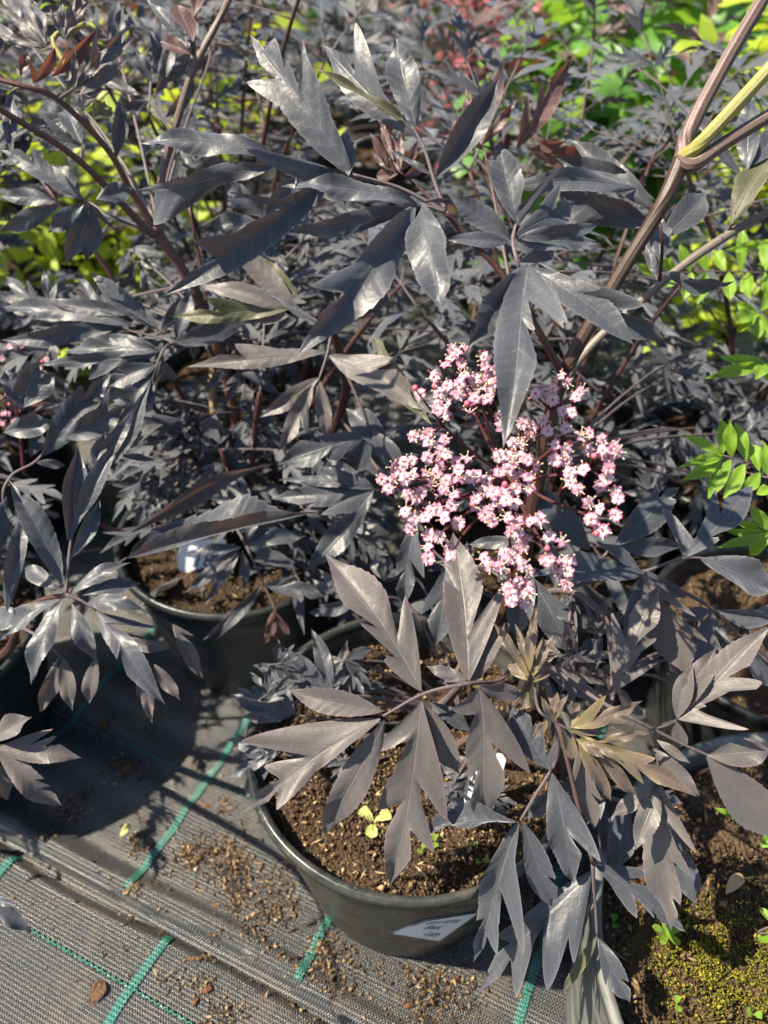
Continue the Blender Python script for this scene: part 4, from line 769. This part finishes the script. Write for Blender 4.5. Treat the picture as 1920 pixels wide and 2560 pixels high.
# ------------------------------------------------------------------ lime false spirea on the right
spirea_r = empty('false_spirea', (POTR.x + .14, POTR.y + .10, .18), 'lime green false spirea with feathery toothed leaves, in the wide mossy pot', 'shrub')
BR = Vector((POTR.x + .14, POTR.y + .10, .17))
hero_stem(spirea_r, [(BR, .005), (BR + Vector((.03, .03, .18)), .0042), (BR + Vector((.02, .08, .36)), .003), (BR + Vector((.0, .14, .5)), .002)], S_RED, 24)
hero_stem(spirea_r, [(BR + Vector((.0, -.02, 0)), .004), (BR + Vector((-.0, -.05, .10)), .003), (BR + Vector((-.0, -.09, .16)), .002)], S_RED, 14)
def lime_leaf(d, rach, lets, start):
    o0 = Vector(start); pts = [o0] + [px(x, y, d) for x, y in rach]
    v, f, u = tube([(*(p - o0), .0011 - .0005 * i / len(pts)) for i, p in enumerate(pts)], 18, 5); lf = obj('leaf', mesh('rachis', v, f, S_PURP, True, u), spirea_r, T(o0))
    for l in lets:
        SEED[0] += 1; bx, by, tx, ty, hw = l; hero_leaflet(lf, (bx, by, d, tx, ty, d + random.uniform(-.015, .015), hw * .95, random.uniform(-20, 20), [], dict(ser=.22, ns=18, fold=.25, rows=54)), M_LIME, SEED[0])
lime_leaf(.62, [(1925, 1195), (1880, 1160), (1805, 1138)], [(1808, 1140, 1706, 1083, 15), (1805, 1140, 1698, 1165, 14), (1808, 1143, 1700, 1204, 18), (1828, 1148, 1767, 1252, 20), (1862, 1160, 1807, 1248, 20), (1808, 1135, 1802, 1044, 18), (1830, 1145, 1822, 1048, 18), (1865, 1155, 1838, 1055, 20), (1900, 1178, 1872, 1105, 18), (1900, 1180, 1858, 1235, 18), (1920, 1190, 1905, 1100, 17), (1925, 1195, 1950, 1260, 18)], BR + Vector((.02, .07, .33)))
lime_leaf(.66, [(1935, 930), (1905, 905)], [(1908, 905, 1757, 946, 17), (1908, 903, 1795, 893, 14), (1905, 903, 1830, 900, 13), (1910, 905, 1890, 950, 13), (1915, 905, 1935, 960, 16), (1915, 900, 1960, 870, 16)], BR + Vector((.01, .12, .46)))
lime_leaf(.60, [(1960, 1340), (1925, 1335)], [(1925, 1335, 1790, 1372, 16), (1925, 1333, 1798, 1322, 13), (1925, 1330, 1828, 1305, 13), (1925, 1340, 1875, 1392, 18), (1935, 1330, 1868, 1262, 18), (1935, 1340, 1945, 1420, 18), (1890, 1235, 1930, 1220, 14)], BR + Vector((.03, .05, .22)))
lime_leaf(.80, [(1990, 690), (1900, 682), (1760, 678), (1640, 690)], [(1640, 690, 1590, 655, 12)] + [(x, 680, x + dx, y, 16) for x, dx, y in ((1730, -25, 752), (1765, -22, 764), (1822, 2, 755), (1868, 8, 748), (1910, 10, 745), (1728, -30, 608), (1770, -20, 618), (1815, -35, 625), (1855, -2, 560), (1690, -40, 640), (1690, -30, 720), (1915, 5, 600))], BR + Vector((.0, .14, .48)))
lime_leaf(.78, [(1990, 760), (1910, 780), (1890, 785)], [(1895, 785, 1830, 803, 15), (1892, 782, 1840, 755, 15), (1893, 790, 1893, 850, 16), (1905, 785, 1925, 850, 16), (1900, 778, 1930, 735, 14), (1925, 608, 1810, 625, 13), (1890, 785, 1850, 830, 12)], BR + Vector((.0, .14, .49)))
lime_leaf(.58, [(1960, 2085), (1930, 2075)], [(1930, 2074, 1782, 2018, 18), (1935, 2080, 1900, 2120, 14)], BR + Vector((0, -.06, .12)))
lime_leaf(.56, [(1960, 2330), (1935, 2310)], [(1935, 2310, 1896, 2268, 12), (1935, 2315, 1900, 2358, 11), (1935, 2310, 1950, 2250, 12)], BR + Vector((0, -.09, .16)))
M_PALEY = simple('pale_sprout', (.30, .34, .10), .6)
# ------------------------------------------------------------------ moss, seedlings and litter in the mossy pot
def pot_z(r, q, sz, seed): return sz + .010 * np.sin(r * 60 + 2 * q + seed) * np.cos(q * 3 + r * 40) + .004 * np.sin(q + seed)
rgm = np.random.default_rng(9); mp = []
for (x, y, s, n) in [(1720, 2330, .020, 1300), (1790, 2400, .024, 2200), (1770, 2480, .020, 1500), (1860, 2330, .026, 1500), (1840, 2420, .03, 1800), (1880, 2520, .02, 1000), (1905, 2480, .02, 900), (1690, 2390, .014, 500), (1880, 1760, .02, 500), (1870, 1820, .02, 400)]:
    c = hit(x, y, .20); P = rgm.normal(0, s, (n, 2)) * np.array([1, .8]) + np.array([c.x, c.y]); mp.append(P)
mp = np.concatenate(mp); dx = mp[:, 0] - POTR.x; dy = mp[:, 1] - POTR.y; rr = np.hypot(dx, dy); k = rr < .18; dx, dy, rr = dx[k], dy[k], rr[k]; q = np.arctan2(dy, dx)
cl = .5 + .5 * np.sin(dx * 170 + 3 * np.sin(dy * 120)) * np.cos(dy * 190); kk = rgm.uniform(0, 1, len(cl)) < cl * .9 + .02; dx, dy, rr, q, cl = dx[kk], dy[kk], rr[kk], q[kk], cl[kk]
z = pot_z(rr, q, .188, 6) + rgm.uniform(.001, .005, len(rr)) + .005 * cl
V2, F2 = crumbs(np.stack([dx, dy, z], 1), .0008, .0024, 1.3, rgm); tag(obj('moss', npmesh('moss', V2, F2, M_MOSS), potr, T((POTR.x, POTR.y, .008))), 'yellow-green moss on the soil', kind='stuff')
def tiny_leaf_thing(name, label, cat, x, y, z, sz, mat, n=2, d=None, el=25, wid=.45, group=None, parts='cotyledon'):
    p = hit(x, y, z); e = empty(name, p, label, cat, group); v, f, u = tube([(0, 0, -.004, .0005), (0, 0, sz * .5, .0005)], 4, 4); obj('stalk', mesh('stalk', v, f, S_LIME, True, u), e, T(p))
    for k in range(n):
        M = T(p + Vector((0, 0, sz * .5))) @ Matrix.Rotation(2 * math.pi * k / n + x, 4, 'Z') @ Matrix.Rotation(R(el), 4, 'X') @ Matrix.Scale(sz, 4); V, F_, U = leaflet_data(1, wid, wid, rows=8, nx=2, ser=0, arch=.08, seed=k, a=.5, b=.5); obj(parts, mesh(parts, V, F_, mat, True, U), e, M)
for x, y in [(1055, 2127), (1087, 2110), (1180, 2125), (1205, 2160)]: tiny_leaf_thing('seedling', 'tiny two-leaved green seedling sprouting on the soil of the labelled pot', 'seedling', x, y, .205, .0065, M_LIME, group='seedlings in the labelled pot')
for x, y in [(1533, 2310), (1690, 2515), (1880, 2540)]: tiny_leaf_thing('seedling', 'tiny green seedling sprouting on the soil of the mossy pot', 'seedling', x, y, .20, .006, M_LIME, group='seedlings in the mossy pot')
tiny_leaf_thing('weed_seedling', 'small lime seedling with toothed leaves beside the moss', 'seedling', 1660, 2345, .205, .013, M_LIME, 5, wid=.22, parts='leaf')
tiny_leaf_thing('weed_seedling', 'pale yellow-green fallen weed sprout on the soil under the dark leaves', 'seedling', 935, 2065, .205, .016, M_PALEY, 3, el=5, wid=.32, parts='leaf')
def dry_leaf(name, label, x, y, z, L, wid, az, mat, tilt=10):
    p = hit(x, y, z); V, F_, U = leaflet_data(L, wid * L, wid * L, rows=14, nx=2, ser=.05, arch=.1, fold=.3, curl=.3, seed=int(x), a=.5, b=.6)
    o = obj(name, mesh(name, V, F_, mat, True, U), None, T(p) @ Matrix.Rotation(az, 4, 'Z') @ Matrix.Rotation(R(tilt), 4, 'X')); return tag(o, label, 'leaf')
M_DRY = simple('dry_leaf', (.42, .30, .15), .7); M_DRYB = soil_mat('dry_leaf_brown', (.06, .03, .02), (.12, .065, .04), (.18, .11, .07)); M_PALE = simple('pale_leaf', (.48, .46, .14), .6)
dry_leaf('fallen_leaf', 'curled tan fallen leaf on the soil behind the moss', 1815, 2235, .207, .022, .22, R(-50), M_DRY)
dry_leaf('fallen_leaf', 'brown square-ended dead leaf lying alone on the fabric', 222, 2520, .004, .024, .34, R(-25), M_DRYB, 14)
dry_leaf('fallen_leaf', 'pale yellow fallen leaf on a soil clump on the fabric', 300, 2090, .022, .016, .28, R(-40), M_PALE, 12)
# ------------------------------------------------------------------ spilled soil on the fabric
rgs = np.random.default_rng(21); sp = []
def fab_z(x, y):
    a = x * E1.x + y * E1.y; b = x * E2.x + y * E2.y; return zfar(a, b) if b > SEAM + .003 else znear(a, b)
for (x, y, s, n) in [(480, 2140, .014, 420), (560, 2150, .016, 500), (600, 2180, .012, 320), (590, 2250, .010, 260), (650, 2300, .012, 260), (690, 2200, .012, 260), (720, 2270, .010, 160), (340, 2110, .008, 160), (310, 1930, .012, 200), (180, 2020, .012, 240), (330, 2250, .008, 160), (410, 2300, .006, 50), (530, 2370, .007, 130), (820, 2390, .014, 420), (860, 2440, .016, 260), (560, 2540, .012, 220), (500, 2460, .006, 80), (430, 2450, .008, 60), (1080, 2460, .018, 420), (1160, 2480, .012, 200), (1060, 2540, .016, 260), (250, 1830, .006, 60), (380, 1810, .010, 90), (560, 2030, .006, 60), (1300, 2470, .006, 40), (120, 2110, .004, 30), (1330, 2250, .010, 120), (660, 2380, .02, 80), (760, 2500, .02, 90), (300, 2430, .03, 60), (200, 2300, .04, 60), (450, 2050, .05, 120), (700, 2330, .05, 160), (930, 2500, .05, 200)]:
    c = hit(x, y, .008); P = rgs.normal(0, s, (n, 2)) + np.array([c.x, c.y]); h = rgs.uniform(0, 1, n) * s * .35 * np.exp(-((P - np.array([c.x, c.y])) ** 2).sum(1) / (2 * s * s)) * (1 if s < .02 else .1)
    sp.append(np.stack([P[:, 0], P[:, 1], np.array([fab_z(*p) for p in P]) + h + .0008], 1))
sp = np.concatenate(sp); inpot = np.hypot(sp[:, 0] - POT1.x, sp[:, 1] - POT1.y) < .112; sp = sp[~inpot]
V2, F2 = crumbs(sp, .0006, .0038, .7, rgs); tag(obj('spilled_soil', npmesh('spilled_soil', V2, F2, M_CRUMB)), 'loose brown potting soil spilled on the fabric', 'soil', kind='stuff')
# bark chips lying about
def chip(label, x, y, L, wd, az, z=None, mat=None):
    p = hit(x, y, .01); p.z = (fab_z(p.x, p.y) if z is None else z) + wd * .35; rg = random.Random(int(x * y)); V = []
    for i, t in enumerate((-.5, -.1, .5)):
        for sx, sz in ((-1, -1), (1, -1), (1, 1), (-1, 1)): V.append((t * L + rg.uniform(-.1, .1) * L, sx * wd * .5 * rg.uniform(.6, 1.1), sz * wd * .3 * rg.uniform(.6, 1.2)))
    Fc = [(3, 2, 1, 0), (8, 9, 10, 11)] + [(i * 4 + j, i * 4 + (j + 1) % 4, i * 4 + 4 + (j + 1) % 4, i * 4 + 4 + j) for i in range(2) for j in range(4)]
    o = obj('bark_chip', mesh('bark_chip', V, Fc, mat or M_CHIP, False), None, T(p) @ Matrix.Rotation(az, 4, 'Z')); return tag(o, label, 'bark chip', 'bark chips on the fabric')
M_CHIP = soil_mat('bark_chip', (.09, .04, .02), (.17, .08, .04), (.24, .13, .07)); CL = 'small reddish-brown bark chip lying on the woven fabric'
for x, y, L, wd, az in [(x_, y_, l_ * .8, w_ * .75, a_) for x_, y_, l_, w_, a_ in [(262, 1812, .015, .010, 1.2), (318, 1925, .014, .010, .9), (505, 2015, .014, .004, -.3), (520, 2020, .012, .004, .5), (562, 2003, .011, .004, .8), (375, 2118, .010, .004, 1.2), (490, 2215, .008, .003, 1.3), (480, 2390, .018, .004, 0.05), (515, 2470, .010, .007, .6), (485, 2500, .010, .006, 1.3), (570, 2130, .010, .004, .2), (540, 2270, .010, .003, .4), (690, 2280, .014, .004, .9), (1095, 2440, .012, .006, 1.4), (700, 2400, .008, .003, .9), (1020, 2520, .01, .005, .2), (362, 2050, .006, .004, 0)]]: chip(CL, x, y, L, wd, az)
# ------------------------------------------------------------------ labels
def text_mesh(body, size, name='writing'):
    cu = bpy.data.curves.new(name, 'FONT'); cu.body = body; cu.size = size; cu.align_x = 'CENTER'; cu.align_y = 'CENTER'; cu.shear = .25; cu.space_line = .95; cu.offset = -.002 * size
    o = bpy.data.objects.new('tmp', cu); COL.objects.link(o); dg = bpy.context.evaluated_depsgraph_get(); me = bpy.data.meshes.new_from_object(o.evaluated_get(dg)); bpy.data.objects.remove(o)
    me.name = name; me.materials.clear(); me.materials.append(M_INK); return me
def wall_r(z): h = .225; zz = z - .008; return .108 + (.147 - .108) * min(1, zz / h)

def on_wall(x, y, off):
    r = ray(x, y); lo_, hi_ = .50, .80
    def inside(d): p = CO + r * d; return p.z < .214 and math.hypot(p.x - POT1.x, p.y - POT1.y) < wall_r(p.z) + off
    d = lo_
    while d < hi_ and not inside(d): d += .0005
    return CO + r * d
LQ = [(980, 2334), (1098, 2353), (1196, 2283), (1068, 2303)]        # label corners: bottom-left, bottom-right, top-right, top-left
def lab_px(u, v): return tuple((LQ[0][k] * (1 - u) + LQ[1][k] * u) * (1 - v) + (LQ[3][k] * (1 - u) + LQ[2][k] * u) * v for k in (0, 1))
n1, n2 = 12, 8; V = [on_wall(*lab_px(i / n1, j / n2), .0016) for i in range(n1 + 1) for j in range(n2 + 1)]; Vi = [p + (Vector((POT1.x, POT1.y, p.z)) - p).normalized() * .0014 for p in V]; m_ = len(V)
F_ = [(i * (n2 + 1) + j, (i + 1) * (n2 + 1) + j, (i + 1) * (n2 + 1) + j + 1, i * (n2 + 1) + j + 1) for i in range(n1) for j in range(n2)]
lab = empty('pot_label', V[m_ // 2], 'slanted white handwritten label stuck on the front pot wall', 'label'); obj('card', mesh('card', V + Vi, F_ + [tuple(m_ + a for a in reversed(f)) for f in F_], M_WHITE), lab, Matrix.Identity(4))
def wrap_text(body, u0, v0, sx, sy):
    me = text_mesh(body, 1.0)
    for v in me.vertices: v.co = on_wall(*lab_px(u0 + v.co.x * sx, v0 + v.co.y * sy), .0020)
    obj('writing', me, lab, Matrix.Identity(4))
wrap_text('Fekete bodza', .47, .76, .13, .26); wrap_text("'Black'", .50, .48, .15, .28); wrap_text('Lace', .70, .20, .15, .28)
def stick_tag(label, corners, texts, thick=.0008, foot=None):
    A, B_, C_, D_ = corners          # bottom-left, bottom-right, top-right, top-left in the world
    ex = (B_ - A); wx = ex.length; ex.normalize(); ey = (D_ - A); hy = ey.length; ey.normalize(); nz = ex.cross(ey).normalized(); e = empty('plant_tag', A if foot is None else foot, label, 'tag')
    M = Matrix(((ex.x, ey.x, nz.x, A.x), (ex.y, ey.y, nz.y, A.y), (ex.z, ey.z, nz.z, A.z), (0, 0, 0, 1))); c = .004
    ol = [(c, 0), (wx - c, 0), (wx, c), (wx, hy - c), (wx - c, hy), (c, hy), (0, hy - c), (0, c)]; k = len(ol)
    V = [(x, y, 0) for x, y in ol] + [(x, y, thick) for x, y in ol]; F_ = [tuple(range(k - 1, -1, -1)), tuple(range(k, 2 * k))] + [(i, (i + 1) % k, k + (i + 1) % k, k + i) for i in range(k)]
    obj('card', mesh('card', V, F_, M_WHITE, False), e, M)
    for body, size, x, y, rot_ in texts: obj('writing', text_mesh(body, size), e, M @ T((x * wx, y * hy, thick + .0005)) @ Matrix.Rotation(rot_, 4, 'Z'))
def corner(x, y, z): return hit(x, y, z)
stick_tag('white tag numbered 18 stuck in the soil of the pot behind the bare fabric', (corner(452, 1446, .188), corner(578, 1446, .188), corner(578, 1362, .225), corner(424, 1362, .225)), [('18', .024, .52, .52, R(-8)), ('Mug', .011, .36, .13, R(-12)), ('9', .022, .78, .66, R(-8))])
stick_tag('white tag numbered 18 standing in the labelled front pot between dark leaves', (corner(1145, 2050, .193), corner(1222, 2050, .193), corner(1292, 1880, .26), corner(1225, 1880, .26)), [('18', .015, .48, .22, R(20))])
